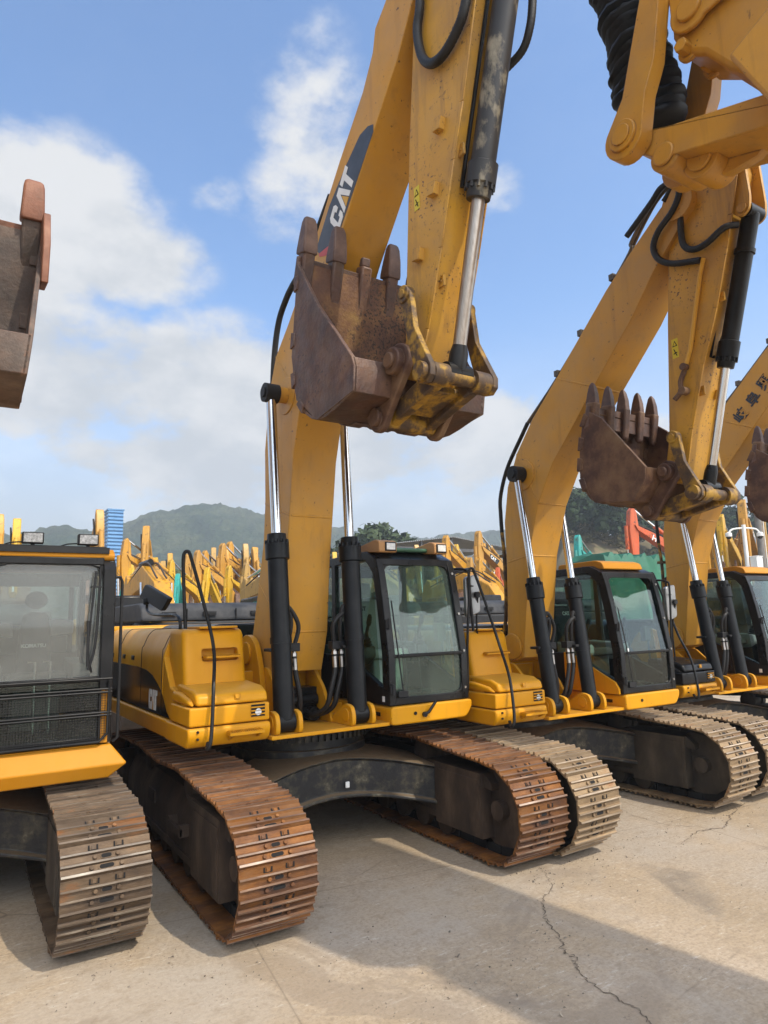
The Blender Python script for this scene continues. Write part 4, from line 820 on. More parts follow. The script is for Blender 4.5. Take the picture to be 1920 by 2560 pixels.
# --- the left machine with the guarded cab
Lm = thing('excavator', 'excavator with dusty windscreen, wire mesh guard and two roof lamps at the left edge', 'excavator', (-3.66, .50, 0), 0, ROW)
add_tracks(Lm, TL, G); add_carbody(Lm, G)
add_upper(Lm, T0, dict(cx=0.0, mirror=False, paint=M['flat_yellow'], hoodmat=M['flat_yellow']))
add_arm(Lm, arm_shift(armA, 0.0, dict(mat=M['greysteel'], lipmat=M['tooth_orange'], inmat=M['greysteel'], taper=.13, hw=.74, teeth=4, broken=(), tlen=.30, prof=sh(armA['bucket']['prof'], 0, -.07), tscale=1.2, tip=.9, xc=-.02, toothmat=M['tooth_orange'],
    cutter=[(-2.16, 5.52), (-2.36, 5.50), (-2.50, 5.18), (-2.46, 4.88), (-2.16, 4.95)])))
def left_cab(root):
    Y = M['flat_yellow']; x0, x1 = .46, 1.455; yf = -1.55
    b = MB()
    b.prism([(yf, 1.35), (yf, 2.80), (yf + .08, 2.90), (yf + .16, 2.90), (yf + .09, 2.80), (yf + .09, 1.35)], 'x', x1 - .105, x1)
    b.prism([(yf, 1.35), (yf, 2.80), (yf + .08, 2.90), (yf + .16, 2.90), (yf + .09, 2.80), (yf + .09, 1.35)], 'x', x0, x0 + .06)
    for a, c in ((x0, x0 + .06), (x1 - .06, x1)):
        b.box((a, -.55, 1.35), (c, -.47, 2.88)); b.box((a, .16, 1.35), (c, .24, 2.88)); b.box((a, yf + .1, 1.352), (c, .2, 1.86)); b.box((a + .001, yf + .05, 2.80), (c - .001, .22, 2.879))
    b.box((x0 + .06, yf + .01, 2.835), (x1 - .10, yf + .09, 2.90)); b.box((x0 + .06, yf + .005, 1.85), (x1 - .10, yf + .05, 1.895)); b.box((x0 + .06, yf + .01, 1.352), (x1 - .1, yf + .06, 1.40))
    for xx, s in ((x0 + .06, 1), (x1 - .105, -1)): b.prism([(xx, 2.836), (xx + s * .11, 2.836), (xx + s * .045, 2.815), (xx + s * .018, 2.79), (xx, 2.73)], 'y', yf + .012, yf + .07)
    b.box((x0 + .02, .19, 1.36), (x1 - .02, .235, 2.05)); b.box((x0 + .02, .19, 2.74), (x1 - .02, .235, 2.88)); b.box((x0 + .02, yf + .1, 1.352), (x1 - .02, .2, 1.40))
    for xx in (x0 + .14, x1 - .16): b.box((xx, .195, 2.04), (xx + .05, .23, 2.75))
    cab = b.obj('cab', M['black'], root, bevel=.012)
    b = MB(); V = []
    for z, fy_, fx in ((1.335, 0, .0), (1.185, .115, .115), (1.075, .06, -.02)): V += [(x0 - .6, yf - fy_, z), (x1 + fx, yf - fy_, z), (x1 + fx, .25, z), (x0 - .6, .25, z)]
    b.add(V, [(3, 2, 1, 0)[::-1], (8, 11, 10, 9)] + [(4 * r_ + i, 4 * r_ + 4 + i, 4 * r_ + 4 + (i + 1) % 4, 4 * r_ + (i + 1) % 4) for r_ in range(2) for i in range(4)]); b.obj('cab_base', Y, root, bevel=.012)
    b = MB(); b.box((x1 - .085, yf - .004, 1.35), (x1 - .03, yf + .0, 1.78)); b.obj('pillar_strip', Y, cab)
    b = MB(); b.prism(rounded([(yf + .05, 2.88), (yf + .03, 2.93), (yf + .12, 2.985), (.1, 2.985), (.2, 2.90), (.2, 2.88)], .03), 'x', x0 - .01, x1 - .01); roof = b.obj('roof', Y, cab, bevel=.025, seg=3)
    b = MB(); b.box((x0 + .02, yf + .06, 2.985), (x1 - .08, yf + .14, 3.0)); b.box((x0 + .0, yf + .022, 2.938), (x1 - .06, yf + .09, 2.99)); b.obj('lamp_bar', M['matte'], roof)
    for X in (.71, 1.14):
        b = MB(); b.box((X, yf + .03, 3.01), (X + .165, yf + .11, 3.105)); b.box((X + .07, yf + .06, 2.99), (X + .1, yf + .09, 3.015)); l = b.obj('work_light', M['matte'], roof, bevel=.008)
        b = MB(); b.box((X + .012, yf + .024, 3.02), (X + .153, yf + .031, 3.095)); b.obj('lens', M['lampdots'], l)
        b = MB(); b.tube([(X + .02, yf + .12, 3.03), (X - .08, yf + .13, 3.02), (X - .15, yf + .16, 2.99)], .006, 6); b.obj('lamp_cable', M['rubber'], l)
    q = MB(); pane(q, [(x0 + .06, yf + .05, 1.89), (x1 - .105, yf + .05, 1.89), (x1 - .105, yf + .05, 2.84), (x0 + .06, yf + .05, 2.84)], .006, (0, 1, 0)); q.obj('windscreen', M['dustyglass'], cab, smooth=0)
    q = MB(); pane(q, [(x0 + .06, yf + .045, 1.40), (x1 - .105, yf + .045, 1.40), (x1 - .105, yf + .045, 1.85), (x0 + .06, yf + .045, 1.85)], .006, (0, 1, 0)); q.obj('lower_windscreen', M['glass'], cab, smooth=0)
    for xx in (x0 + .03, x1 - .035):
        q = MB(); pane(q, [(xx, yf + .1, 1.86), (xx, -.55, 1.86), (xx, -.55, 2.80), (xx, yf + .1, 2.80)], .005, (1, 0, 0)); q.obj('side_window', M['glass'], cab, smooth=0)
    q = MB(); pane(q, [(x0 + .06, .21, 2.05), (x1 - .06, .21, 2.05), (x1 - .06, .21, 2.74), (x0 + .06, .21, 2.74)], .005, (0, 1, 0)); q.obj('rear_window', M['glass'], cab, smooth=0)
    # front guard: frame, two rails, wire mesh
    b = MB(); gy = yf - .035
    ru = [(x0 + .02, gy, 1.90), (x0 + .02, gy, 1.40), (x0 + .06, gy, 1.365), (x1 - .10, gy, 1.365), (x1 - .035, gy, 1.43), (x1 - .03, gy, 1.86)]
    b.tube(ru, .014, 8, smooth=False)
    for z in (1.875, 1.79, 1.765, 1.60, 1.578): b.tube([(x0, gy, z), (x1 - .01, gy, z)], .009, 8, smooth=False)
    gd = b.obj('guard_frame', M['black'], cab)
    b = MB(); n = 44
    for i in range(n): x = x0 + .04 + (x1 - x0 - .10) * i / (n - 1); b.box((x - .0016, gy + .012, 1.375), (x + .0016, gy + .016, 1.79))
    for i in range(20): z = 1.385 + i * .0205; b.box((x0 + .03, gy + .0165, z - .0016), (x1 - .05, gy + .0195, z + .0016))
    b.obj('wire_mesh', M['matte'], gd, smooth=0)
    # interior
    b = MB(); mx = .93
    b.prism(rounded([(-.95, 1.78), (-.92, 1.92), (-.45, 1.90), (-.42, 1.76)], .05), 'x', mx - .25, mx + .25); b.box((mx - .2, -.9, 1.4), (mx + .2, -.45, 1.78))
    b.prism([( .0, .0)] * 0 or rounded([(mx - .15, 1.86), (mx - .13, 2.30), (mx - .10, 2.46), (mx + .10, 2.46), (mx + .13, 2.30), (mx + .15, 1.86)], .06), 'y', -.52, -.38)
    st = b.obj('seat', M['seat'], cab, bevel=.03)
    b = MB(); b.prism([(mx + .098 * cos(2 * pi * i / 24), 2.575 + .085 * sin(2 * pi * i / 24)) for i in range(24)], 'y', -.50, -.40); b.obj('headrest', M['seat'], st, bevel=.03)
    text('seat_lettering', 'KOMATSU', .045, frame((mx - .115, -.525, 2.13), (1, 0, 0), (0, 0, 1)), M['white'], st, bold=.002)
    b = MB(); b.prism(rounded([(mx + .15, 2.28), (mx + .18, 2.40), (mx + .38, 2.38), (mx + .38, 2.24), (mx + .18, 2.22)], .03), 'y', -.15, .15); b.prism(rounded([(mx - .38, 2.24), (mx - .36, 2.36), (mx - .18, 2.36), (mx - .16, 2.22)], .03), 'y', -.15, .15)
    b.obj('rear_shelf', M['palegrey'], cab, bevel=.02)
    for X in (mx - .36, mx + .36):
        b = MB(); b.prism(rounded([(-.95, 1.86), (-.93, 1.98), (-.35, 2.02), (-.35, 1.75)], .04), 'x', X - .08, X + .08); b.obj('armrest_console', M['cabin'], cab, bevel=.015)
        b = MB(); b.tube([(X, -.88, 1.97), (X, -.90, 2.14)], .016, 8, smooth=False); b.lathe((X, -.90, 2.12), (0, -.1, 1), [(0, .02), (.03, .03), (.08, .03), (.11, .012)], 12); b.obj('joystick', M['matte'], cab)
    for X in (mx - .04, mx + .08):
        b = MB(); b.tube([(X - .06, -1.12, 2.02), (X, -1.12, 2.02), (X, -1.14, 1.6), (X, -1.2, 1.42)], .010, 8, smooth=False); b.obj('travel_lever', M['steel'], cab)
    b = MB(); b.tube([(x1 - .17, yf + .02, 1.93), (x1 - .21, yf - .02, 2.10), (x1 - .20, yf - .02, 2.32), (x1 - .17, yf - .01, 2.78)], .009, 6); b.tube([(x1 - .21, yf - .03, 1.98), (x1 - .215, yf - .03, 2.36)], .013, 6, smooth=False); b.tube([(x1 - .13, yf - .012, 2.83), (x1 - .15, yf - .012, 2.2), (x1 - .20, yf - .012, 1.95)], .011, 6); b.box((x1 - .20, yf - .02, 2.64), (x1 - .11, yf + .01, 2.655)); b.obj('wiper', M['matte'], cab)
    b = MB(); b.tube([(x1 + .0, yf + .14, 2.74), (x1 + .06, yf + .13, 2.74), (x1 + .075, yf + .13, 2.70), (x1 + .075, yf + .13, 1.36), (x1 + .04, yf + .14, 1.33)], .014, 8, smooth=False); b.obj('grab_rail', M['matte'], cab)
left_cab(Lm)
# ------------------------------------------------------------------ camera, sun, sky
sc = bpy.context.scene
cam = bpy.data.cameras.new('camera'); co = bpy.data.objects.new('camera', cam); C.objects.link(co); sc.camera = co
cr, cu_, cf = Vector((.852, -.523, -.025)), Vector((-.06, -.144, .988)), Vector((.52, .84, .154))
co.matrix_world = Matrix(((cr.x, cu_.x, -cf.x, -3.339), (cr.y, cu_.y, -cf.y, -7.344), (cr.z, cu_.z, -cf.z, 2.322), (0, 0, 0, 1)))
cam.sensor_fit = 'VERTICAL'; cam.sensor_height = 24; cam.lens = 24 * 1700 / 2560; cam.clip_start = .05; cam.clip_end = 6000
SUN = Vector((.29, -.75, 1.0)).normalized()
sl = bpy.data.lights.new('sun', 'SUN'); sl.energy = 2.6; sl.angle = R(.6); sl.color = (1, .90, .74)
so = bpy.data.objects.new('sun', sl); C.objects.link(so); so.rotation_euler = SUN.to_track_quat('Z', 'Y').to_euler()
w = bpy.data.worlds.new('World'); sc.world = w; w.use_nodes = True
nt = w.node_tree; N = nt.nodes; L = nt.links; N.clear()
out = N.new('ShaderNodeOutputWorld'); sky = N.new('ShaderNodeTexSky'); sky.sky_type = 'NISHITA'; sky.sun_disc = False
sky.sun_elevation = math.asin(SUN.z); sky.sun_rotation = math.atan2(SUN.x, SUN.y); sky.air_density = 1.0; sky.dust_density = .6; sky.ozone_density = 2.6
bg = N.new('ShaderNodeBackground'); bg.inputs['Strength'].default_value = .15; hs = N.new('ShaderNodeHueSaturation'); hs.inputs['Saturation'].default_value = 1.10; hs.inputs['Value'].default_value = 1.22; L.new(sky.outputs[0], hs.inputs['Color']); L.new(hs.outputs[0], bg.inputs['Color'])
tc = N.new('ShaderNodeTexCoord')
def vm(op, a, b=None, sock='Vector'):
    n = N.new('ShaderNodeVectorMath'); n.operation = op
    for i, v in enumerate((a, b)):
        if v is None: continue
        if isinstance(v, (tuple, Vector)): n.inputs[i].default_value = tuple(v)
        else: L.new(v, n.inputs[i])
    return n.outputs[sock]
def ma(op, a, b=0.0, c=None, clamp=False):
    n = N.new('ShaderNodeMath'); n.operation = op; n.use_clamp = clamp
    for i, v in enumerate((a, b, c)):
        if v is None: continue
        if isinstance(v, (int, float)): n.inputs[i].default_value = v
        else: L.new(v, n.inputs[i])
    return n.outputs[0]
def mr(v, a, b, c, d, smooth=True):
    n = N.new('ShaderNodeMapRange'); n.interpolation_type = 'SMOOTHSTEP' if smooth else 'LINEAR'; L.new(v, n.inputs['Value'])
    for k, x in zip(('From Min', 'From Max', 'To Min', 'To Max'), (a, b, c, d)): n.inputs[k].default_value = x
    return n.outputs[0]
D = vm('NORMALIZE', tc.outputs['Generated'])
def wn(s, detail, off=(0, 0, 0), rough=.55, zs=1.6, dis=0.0):
    n = N.new('ShaderNodeTexNoise'); n.inputs['Scale'].default_value = s; n.inputs['Detail'].default_value = detail; n.inputs['Roughness'].default_value = rough; n.inputs['Distortion'].default_value = dis
    L.new(vm('ADD', vm('MULTIPLY', D, (1, 1, zs)), off), n.inputs['Vector']); return n.outputs['Fac']
n1 = wn(3.2, 10, (3, 1, 0)); n2 = wn(9, 8, (0, 5, 2))
mask = None
# cloud banks by direction: (centre, horizontal radius, vertical radius, density)
for c, rh, rv, a in (((.06, .86, .49), .17, .11, .95), ((.15, .868, .465), .13, .07, .8), ((.02, .944, .34), .25, .12, 1.0), ((.13, .944, .33), .20, .11, 1.0), ((.25, .915, .335), .19, .10, 1.0), ((.36, .885, .30), .18, .10, 1.0), ((.30, .92, .22), .25, .10, .95), ((.48, .85, .24), .25, .10, .95), ((.60, .76, .24), .25, .10, .9), ((.75, .62, .2), .3, .10, .8),
                     ((.325, .66, .678), .07, .11, .27), ((.335, .69, .64), .095, .10, .36), ((.36, .735, .575), .11, .085, .52), ((.335, .77, .545), .09, .06, .36), ((.29, .72, .63), .06, .04, .25), ((.57, .61, .55), .06, .035, .62), ((.25, .79, .545), .05, .03, .45),
                     ((-.5, .7, .4), .5, .2, .95), ((-.9, -.2, .4), .6, .25, .95), ((.5, -.8, .35), .6, .2, 1.0), ((.95, .0, .35), .4, .15, .9), ((-.4, -.7, .6), .6, .25, 1.0), ((.1, -.6, .8), .5, .25, .9), ((.75, -.4, .55), .35, .25, .9), ((-.6, .1, .8), .4, .2, .9), ((.2, -.9, .3), .6, .2, 1.0)):  # banks outside the view, added to brighten the shade
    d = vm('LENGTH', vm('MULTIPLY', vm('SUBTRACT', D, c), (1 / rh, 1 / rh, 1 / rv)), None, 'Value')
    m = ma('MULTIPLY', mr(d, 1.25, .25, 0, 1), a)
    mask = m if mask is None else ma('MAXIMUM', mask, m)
n3 = wn(26, 6, (2, 2, 9), .6)
edge = ma('ADD', ma('ADD', ma('MULTIPLY', ma('SUBTRACT', n1, .5), 1.9), ma('MULTIPLY', ma('SUBTRACT', n2, .5), 1.5)), ma('MULTIPLY', ma('SUBTRACT', n3, .5), .6))
dens = mr(ma('ADD', mask, ma('MULTIPLY', edge, mr(mask, .0, .35, .15, 1.0))), .12, .82, 0, .97)
sep = N.new('ShaderNodeSeparateXYZ'); L.new(D, sep.inputs[0])
veil = mr(sep.outputs['Z'], .44, .05, 0, .93)
thin = ma('MULTIPLY', mr(wn(2.0, 6, (7, 2, 4), .6), .5, .8, 0, .05), 1)
dens = ma('MAXIMUM', ma('MAXIMUM', dens, thin), veil)
shade = mr(ma('ADD', ma('ADD', wn(6, 9, (1, 8, 3), .6), ma('MULTIPLY', ma('SUBTRACT', n2, .5), .8)), ma('MULTIPLY', sep.outputs['Z'], .55)), .50, .86, 0, 1)
mx = N.new('ShaderNodeMix'); mx.data_type = 'RGBA'; L.new(shade, mx.inputs['Factor']); mx.inputs['A'].default_value = (.70, .735, .775, 1); mx.inputs['B'].default_value = (.93, .935, .94, 1)
cb = N.new('ShaderNodeBackground'); L.new(mx.outputs['Result'], cb.inputs['Color']); lit = mr(vm('DOT_PRODUCT', D, SUN, 'Value'), .2, 1.0, .62, 3.3)  # clouds boosted towards the sun as extra fill light
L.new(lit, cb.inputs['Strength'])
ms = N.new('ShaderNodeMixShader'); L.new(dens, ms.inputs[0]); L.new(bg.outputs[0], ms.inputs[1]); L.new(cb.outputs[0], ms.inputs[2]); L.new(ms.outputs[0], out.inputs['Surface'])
sc.view_settings.view_transform = 'Standard'; sc.view_settings.look = 'None'; sc.view_settings.exposure = .56; sc.view_settings.gamma = 1.0
sc.cycles.max_bounces = 8; sc.cycles.transparent_max_bounces = 16

# ------------------------------------------------------------------ ground
def ground_material():
    m = bpy.data.materials.new('worn_concrete'); m.use_nodes = True
    nt = m.node_tree; N = nt.nodes; L = nt.links; b = N['Principled BSDF']
    tc = N.new('ShaderNodeTexCoord')
    def noise(s, d=8, st=(1, 1, 1), rot=0, off=(0, 0, 0), rough=.6, dis=0):
        mp = N.new('ShaderNodeMapping'); mp.inputs['Scale'].default_value = st; mp.inputs['Rotation'].default_value = (0, 0, rot); mp.inputs['Location'].default_value = off
        L.new(tc.outputs['Object'], mp.inputs['Vector']); n = N.new('ShaderNodeTexNoise'); n.inputs['Scale'].default_value = s; n.inputs['Detail'].default_value = d; n.inputs['Roughness'].default_value = rough; n.inputs['Distortion'].default_value = dis
        L.new(mp.outputs[0], n.inputs['Vector']); return n.outputs['Fac']
    def ramp(f, st):
        r = N.new('ShaderNodeValToRGB'); L.new(f, r.inputs[0]); e = r.color_ramp.elements
        while len(e) < len(st): e.new(.5)
        for i, (p, c) in enumerate(st): e[i].position = p; e[i].color = (*c, 1) if isinstance(c, tuple) else (c, c, c, 1)
        return r.outputs[0]
    def mix(f, a, c):
        x = N.new('ShaderNodeMix'); x.data_type = 'RGBA'; L.new(f, x.inputs['Factor']); L.new(a, x.inputs['A'])
        if isinstance(c, tuple): x.inputs['B'].default_value = (*c, 1)
        else: L.new(c, x.inputs['B'])
        return x.outputs['Result']
    col = ramp(noise(.55, 10, off=(3, 7, 0)), [(.3, (.325, .248, .160)), (.5, (.395, .305, .205)), (.7, (.44, .35, .255))])
    col = mix(ramp(noise(1.3, 8, off=(9, 2, 0)), [(.52, 0), (.70, .55)]), col, (.31, .245, .175))
    col = mix(ramp(noise(.35, 6, off=(1, 1, 0)), [(.5, 0), (.66, .6)]), col, (.37, .33, .28))
    fine = noise(34, 8, rough=.75)
    col = mix(ramp(fine, [(.36, .5), (.54, 0)]), col, (.15, .11, .07))
    col = mix(ramp(noise(20, 6, rough=.85, off=(4, 4, 0)), [(.54, 0), (.66, .55)]), col, (.47, .385, .29))
    # pale scuffs drawn out by the tracks
    for rot, off, amt in ((.62, (0, 0, 0), .6), (-.15, (5, 3, 0), .7), (.25, (11, 6, 0), .6), (1.2, (8, 1, 0), .5)):
        s = noise(9, 8, (.55, 2.6, 1), rot, off, .82); g = noise(.8, 4, off=(off[0] + 2, 6, 0))
        mm = N.new('ShaderNodeMath'); mm.operation = 'MULTIPLY'; L.new(ramp(s, [(.57, 0), (.63, amt)]), mm.inputs[0]); L.new(ramp(g, [(.44, 0), (.60, 1.0)]), mm.inputs[1])
        col = mix(mm.outputs[0], col, (.62, .56, .47))
    # greyish skim of cement dust and darker damp-looking patches with sharp borders
    col = mix(ramp(noise(.42, 9, off=(31, 3, 0), dis=.8), [(.52, 0), (.60, .42)]), col, (.38, .335, .28))
    col = mix(ramp(noise(.7, 9, off=(17, 23, 0), dis=1.0), [(.57, 0), (.60, .5)]), col, (.26, .205, .15))
    col = mix(ramp(noise(60, 4, off=(1, 3, 0), rough=.7), [(.64, 0), (.70, .55)]), col, (.13, .10, .075))
    col = mix(ramp(noise(7, 8, off=(6, 21, 0), rough=.75), [(.52, 0), (.62, .5)]), col, (.27, .21, .145))
    # oil and rust stains
    col = mix(ramp(noise(.9, 6, off=(12, 5, 0), dis=.6), [(.62, 0), (.74, .55)]), col, (.15, .125, .10))
    col = mix(ramp(noise(5, 5, off=(2, 15, 0)), [(.70, 0), (.75, .6)]), col, (.10, .075, .05))
    # fine cracks
    v = N.new('ShaderNodeTexVoronoi'); v.feature = 'DISTANCE_TO_EDGE'; v.inputs['Scale'].default_value = .34
    mp = N.new('ShaderNodeMixRGB'); mp.inputs[0].default_value = .12
    nn = N.new('ShaderNodeTexNoise'); nn.inputs['Scale'].default_value = 2.2; nn.inputs['Detail'].default_value = 6; L.new(tc.outputs['Object'], nn.inputs['Vector'])
    L.new(tc.outputs['Object'], mp.inputs[1]); L.new(nn.outputs['Color'], mp.inputs[2]); L.new(mp.outputs[0], v.inputs['Vector'])
    ck = ramp(v.outputs['Distance'], [(.0, .7), (.0035, 0)])
    gate = ramp(noise(.5, 3, off=(20, 1, 0)), [(.52, 0), (.6, 1.0)])
    mm = N.new('ShaderNodeMath'); mm.operation = 'MULTIPLY'; L.new(ck, mm.inputs[0]); L.new(gate, mm.inputs[1])
    col = mix(mm.outputs[0], col, (.15, .115, .08))
    sx_ = N.new('ShaderNodeSeparateXYZ'); mpj = N.new('ShaderNodeMapping'); mpj.inputs['Rotation'].default_value = (0, 0, .12); mpj.inputs['Location'].default_value = (1.1, 1.7, 0); L.new(tc.outputs['Object'], mpj.inputs['Vector']); L.new(mpj.outputs[0], sx_.inputs[0])
    for ax, per in (('X', 5.0), ('Y', 4.5)):
        m1 = N.new('ShaderNodeMath'); m1.operation = 'PINGPONG'; L.new(sx_.outputs[ax], m1.inputs[0]); m1.inputs[1].default_value = per / 2
        col = mix(ramp(m1.outputs[0], [(.0, .55), (.010, 0)]), col, (.17, .13, .09))
    L.new(col, b.inputs['Base Color']); b.inputs['Roughness'].default_value = .82; b.inputs['Specular IOR Level'].default_value = .3
    bp = N.new('ShaderNodeBump'); bp.inputs['Strength'].default_value = .35; bp.inputs['Distance'].default_value = .012; L.new(fine, bp.inputs['Height']); L.new(bp.outputs[0], b.inputs['Normal'])
    return m
b = MB(); b.add([(-2500, -2500, 0), (2500, -2500, 0), (2500, 2500, 0), (-2500, 2500, 0)], [(0, 1, 2, 3)])
tag(b.obj('ground', ground_material(), smooth=0), kind='structure')
M['crack'] = mat('crack_dirt', [(.07, .052, .036), (.16, .12, .085)], 12, .95)
def crack(pts, w):
    rnd = random.Random(len(pts)); P = []
    for a, c in zip(pts[:-1], pts[1:]):
        for k in range(14):
            t = k / 14; P.append(Vector((a[0] + (c[0] - a[0]) * t + rnd.gauss(0, .012), a[1] + (c[1] - a[1]) * t + rnd.gauss(0, .012), .004)))
    V = []; F = []
    for i, p in enumerate(P):
        d = (P[min(i + 1, len(P) - 1)] - P[max(i - 1, 0)]).normalized(); n = Vector((-d.y, d.x, 0)); ww = w * rnd.uniform(.3, 1.3) * min(1, 3 * min(i + 1, len(P) - i) / len(P) + .2)
        V += [p - n * ww, p + n * ww]
    F = [(2 * i, 2 * i + 1, 2 * i + 3, 2 * i + 2) for i in range(len(P) - 1)]
    bb = MB(); bb.add(V, F); tag(bb.obj('ground_crack', M['crack'], smooth=0), kind='structure')
crack([(1.369, -2.317), (1.307, -2.456), (1.14, -2.73), (.888, -2.857), (.635, -3.135), (.528, -3.383), (.365, -3.596), (.359, -3.693), (.243, -3.835), (.198, -4.038), (.203, -4.331), (.144, -4.458), (.0, -5.0), (-.3, -5.6)], .0042)
crack([(5.029, -2.15), (4.343, -2.379), (3.799, -2.623), (3.447, -2.533), (2.9, -2.7)], .005)
crack([(3.544, -1.361), (3.394, -1.768), (3.391, -2.188), (3.7, -2.6)], .004)

M['grit'] = mat('grit_stones', [(.12, .10, .08), (.30, .25, .19)], 40, .9, island=.5)
b = MB(); rnd = random.Random(21)
for i in range(2600):
    if rnd.random() < .6:
        a = rnd.uniform(0, 2 * pi); cx, cy = rnd.choice(((-1.3, -2.4), (1.3, -2.3), (-2.36, -1.8), (1.8, -2.3), (4.4, -2.1), (.2, -3.2), (-.6, -3.4), (2.9, -2.2))); x, y = cx + rnd.gauss(0, .45), cy - abs(rnd.gauss(0, .3))
    else: x, y = rnd.uniform(-3.2, 6), rnd.uniform(-5.2, -1.2)
    s_ = min(.022, .0035 * math.exp(rnd.gauss(0, .55))); q = Vector((x, y, s_ * .4)); P = [q + Vector((rnd.uniform(-1, 1), rnd.uniform(-1, 1), rnd.uniform(-.5, .8))).normalized() * s_ * rnd.uniform(.7, 1.3) for _ in range(4)] + [q + Vector((0, 0, s_ * .8))]
    b.add(P, [(0, 1, 4), (1, 2, 4), (2, 3, 4), (3, 0, 4), (0, 2, 1), (0, 3, 2)])
tag(b.obj('grit', M['grit'], smooth=0), kind='stuff')
# ------------------------------------------------------------------ the big machine facing the row, only its linkage hangs into view
Dm = thing('excavator', 'big yellow linkage with a black bellows hanging overhead at the top right corner', 'excavator', (1.44, -12.4, 0), R(180))
def dl(y, z): return (-(y + 12.4), z)           # world y -> this machine's own y
DY = mat('overhead_arm_paint', [(.3, (.46, .215, .022)), (.55, (.54, .26, .022)), (.75, (.50, .27, .05))], 1.4, .48, dust=(.30, .18, .08), dscale=2, damount=.5, spots=(.09, .045, .02), sscale=30, sthr=.66, rvar=.1, bump=.06, bscale=18, scratch=((.14, .07, .025), .7), edge=((.13, .07, .035), .9, .02), streak=((.20, .10, .025), .45))
def circ(c, r, a0, a1, n=12): return [(c[0] + r * cos(R(a0 + (a1 - a0) * i / n)), c[1] + r * sin(R(a0 + (a1 - a0) * i / n))) for i in range(n + 1)]
for X in (.37, -.37):
    b = MB(); pts = [(-4.75, 8.1), (-4.42, 7.17), (-4.34, 6.93), (-4.185, 6.46)] + circ((-4.165, 6.135), .185, 45, -150) + [(-4.395, 6.375), (-4.50, 6.59), (-4.585, 7.03), (-4.95, 8.02)]
    b.prism([dl(*p) for p in pts], 'x', X - .07, X + .07)
    s = 1 if X > 0 else -1
    b.cyl((X + s * .06, *dl(-4.165, 6.135)), (X + s * .10, *dl(-4.165, 6.135)), .125, None, 36); b.cyl((X + s * .10, *dl(-4.165, 6.135)), (X + s * .115, *dl(-4.165, 6.135)), .085, None, 30)
    b.obj('idler_link', DY, Dm, bevel=.02, seg=3)
b = MB(); b.prism([dl(*p) for p in circ((-4.10, 6.12), .15, 80, 230, 8) + [(-4.395, 5.853), (-5.272, 5.555), (-6.3, 5.21), (-6.3, 5.44), (-5.3, 5.788), (-4.50, 6.074)]], 'x', -.28, .28)
for p, r, xa, xb in (((-4.40, 5.88), .13, -.24, .27), ((-4.60, 5.78), .15, -.18, .12)): b.cyl((xa, *dl(*p)), (xb, *dl(*p)), r, None, 28); b.cyl((xb, *dl(*p)), (xb + .03, *dl(*p)), r * .7, None, 24)
b.prism([dl(*p) for p in ((-4.35, 5.95), (-4.42, 5.78), (-4.72, 5.62), (-4.95, 5.62), (-5.1, 5.72))], 'x', -.1, -.02)
b.obj('power_link', DY, Dm, bevel=.012, seg=2)
b = MB(); b.prism([dl(*p) for p in [(-4.62, 8.1), (-4.56, 7.3), (-4.55, 6.80), (-4.62, 6.60), (-4.79, 6.47), (-4.95, 6.22), (-5.12, 6.05), (-5.45, 6.0), (-6.3, 6.5), (-6.3, 8.6)]], 'x', -.29, .26)
st = b.obj('stick_end', DY, Dm, bevel=.05, seg=3)
for X in (.29, -.33):
    b = MB(); b.prism([dl(*p) for p in [(-4.70, 8.2), (-4.60, 7.3)] + circ((-4.76, 6.86), .17, 20, -130) + [(-5.2, 6.75), (-5.9, 7.2), (-5.9, 8.3)]], 'x', X, X + .04); b.cyl((X - .03, *dl(-4.76, 6.86)), (X + .07, *dl(-4.76, 6.86)), .10, None, 26); b.obj('pin_plate', DY, st, bevel=.012)
for X in (.22, -.1):
    b = MB(); b.cyl((X, *dl(-4.66, 6.62)), (X + .12, *dl(-4.66, 6.62)), .055, None, 6); b.cyl((X - .02, *dl(-4.66, 6.62)), (X + .02, *dl(-4.66, 6.62)), .085, None, 20); b.obj('bolt', DY, st, bevel=.006)
b = MB(); pr = []; L_ = 2.3
for i in range(27):
    t = i / 26 * L_; j = random.uniform(-.02, .02); pr += [(t, .225 + j), (t + .022, .268 + j * 1.5), (t + .05, .272 + j), (t + .074, .228 + j)]
b.lathe((0, *dl(-4.16, 6.36)), (.10, dl(-3.97, 8.6)[0] - dl(-4.16, 6.36)[0], 2.24), pr, 30)
rr = random.Random(5)
b.v = [(x + rr.gauss(0, .006) + .018 * sin(9 * y + 7 * z), y + .018 * sin(8 * x + 5 * z), z + rr.gauss(0, .004) + .035 * sin(6 * x + 3)) for x, y, z in b.v]
b.obj('cylinder_bellows', M['boot'], Dm, smooth=1.2)
b = MB(); b.prism([dl(*p) for p in [(-5.1, 6.3), (-5.6, 6.2), (-6.5, 6.6), (-6.3, 10.0), (-5.6, 10.6), (-4.9, 10.4), (-4.75, 8.2)]], 'x', -.27, .24); b.obj('stick', DY, Dm, bevel=.02)
b = MB(); b.prism([(0, 2.0), (-.5, 1.9), (-1.6, 4.8), (-3.4, 6.8), (-6.4, 9.3), (-6.6, 9.9), (-3.0, 7.9), (-1.0, 5.6), (.3, 2.6)], 'x', -1.55, -.32); b.obj('boom', DY, Dm, bevel=.02)  # unseen; widened and set sideways to shape the shadow band on the ground
b = MB(); b.prism([dl(*p) for p in [(-5.15, 6.0), (-5.5, 5.2), (-6.2, 4.9), (-7.0, 5.1), (-7.4, 5.9), (-7.2, 6.8), (-6.6, 7.4), (-6.3, 6.6), (-5.8, 6.3)]], 'x', -.62, .62); b.obj('bucket', DY, Dm, bevel=.03)

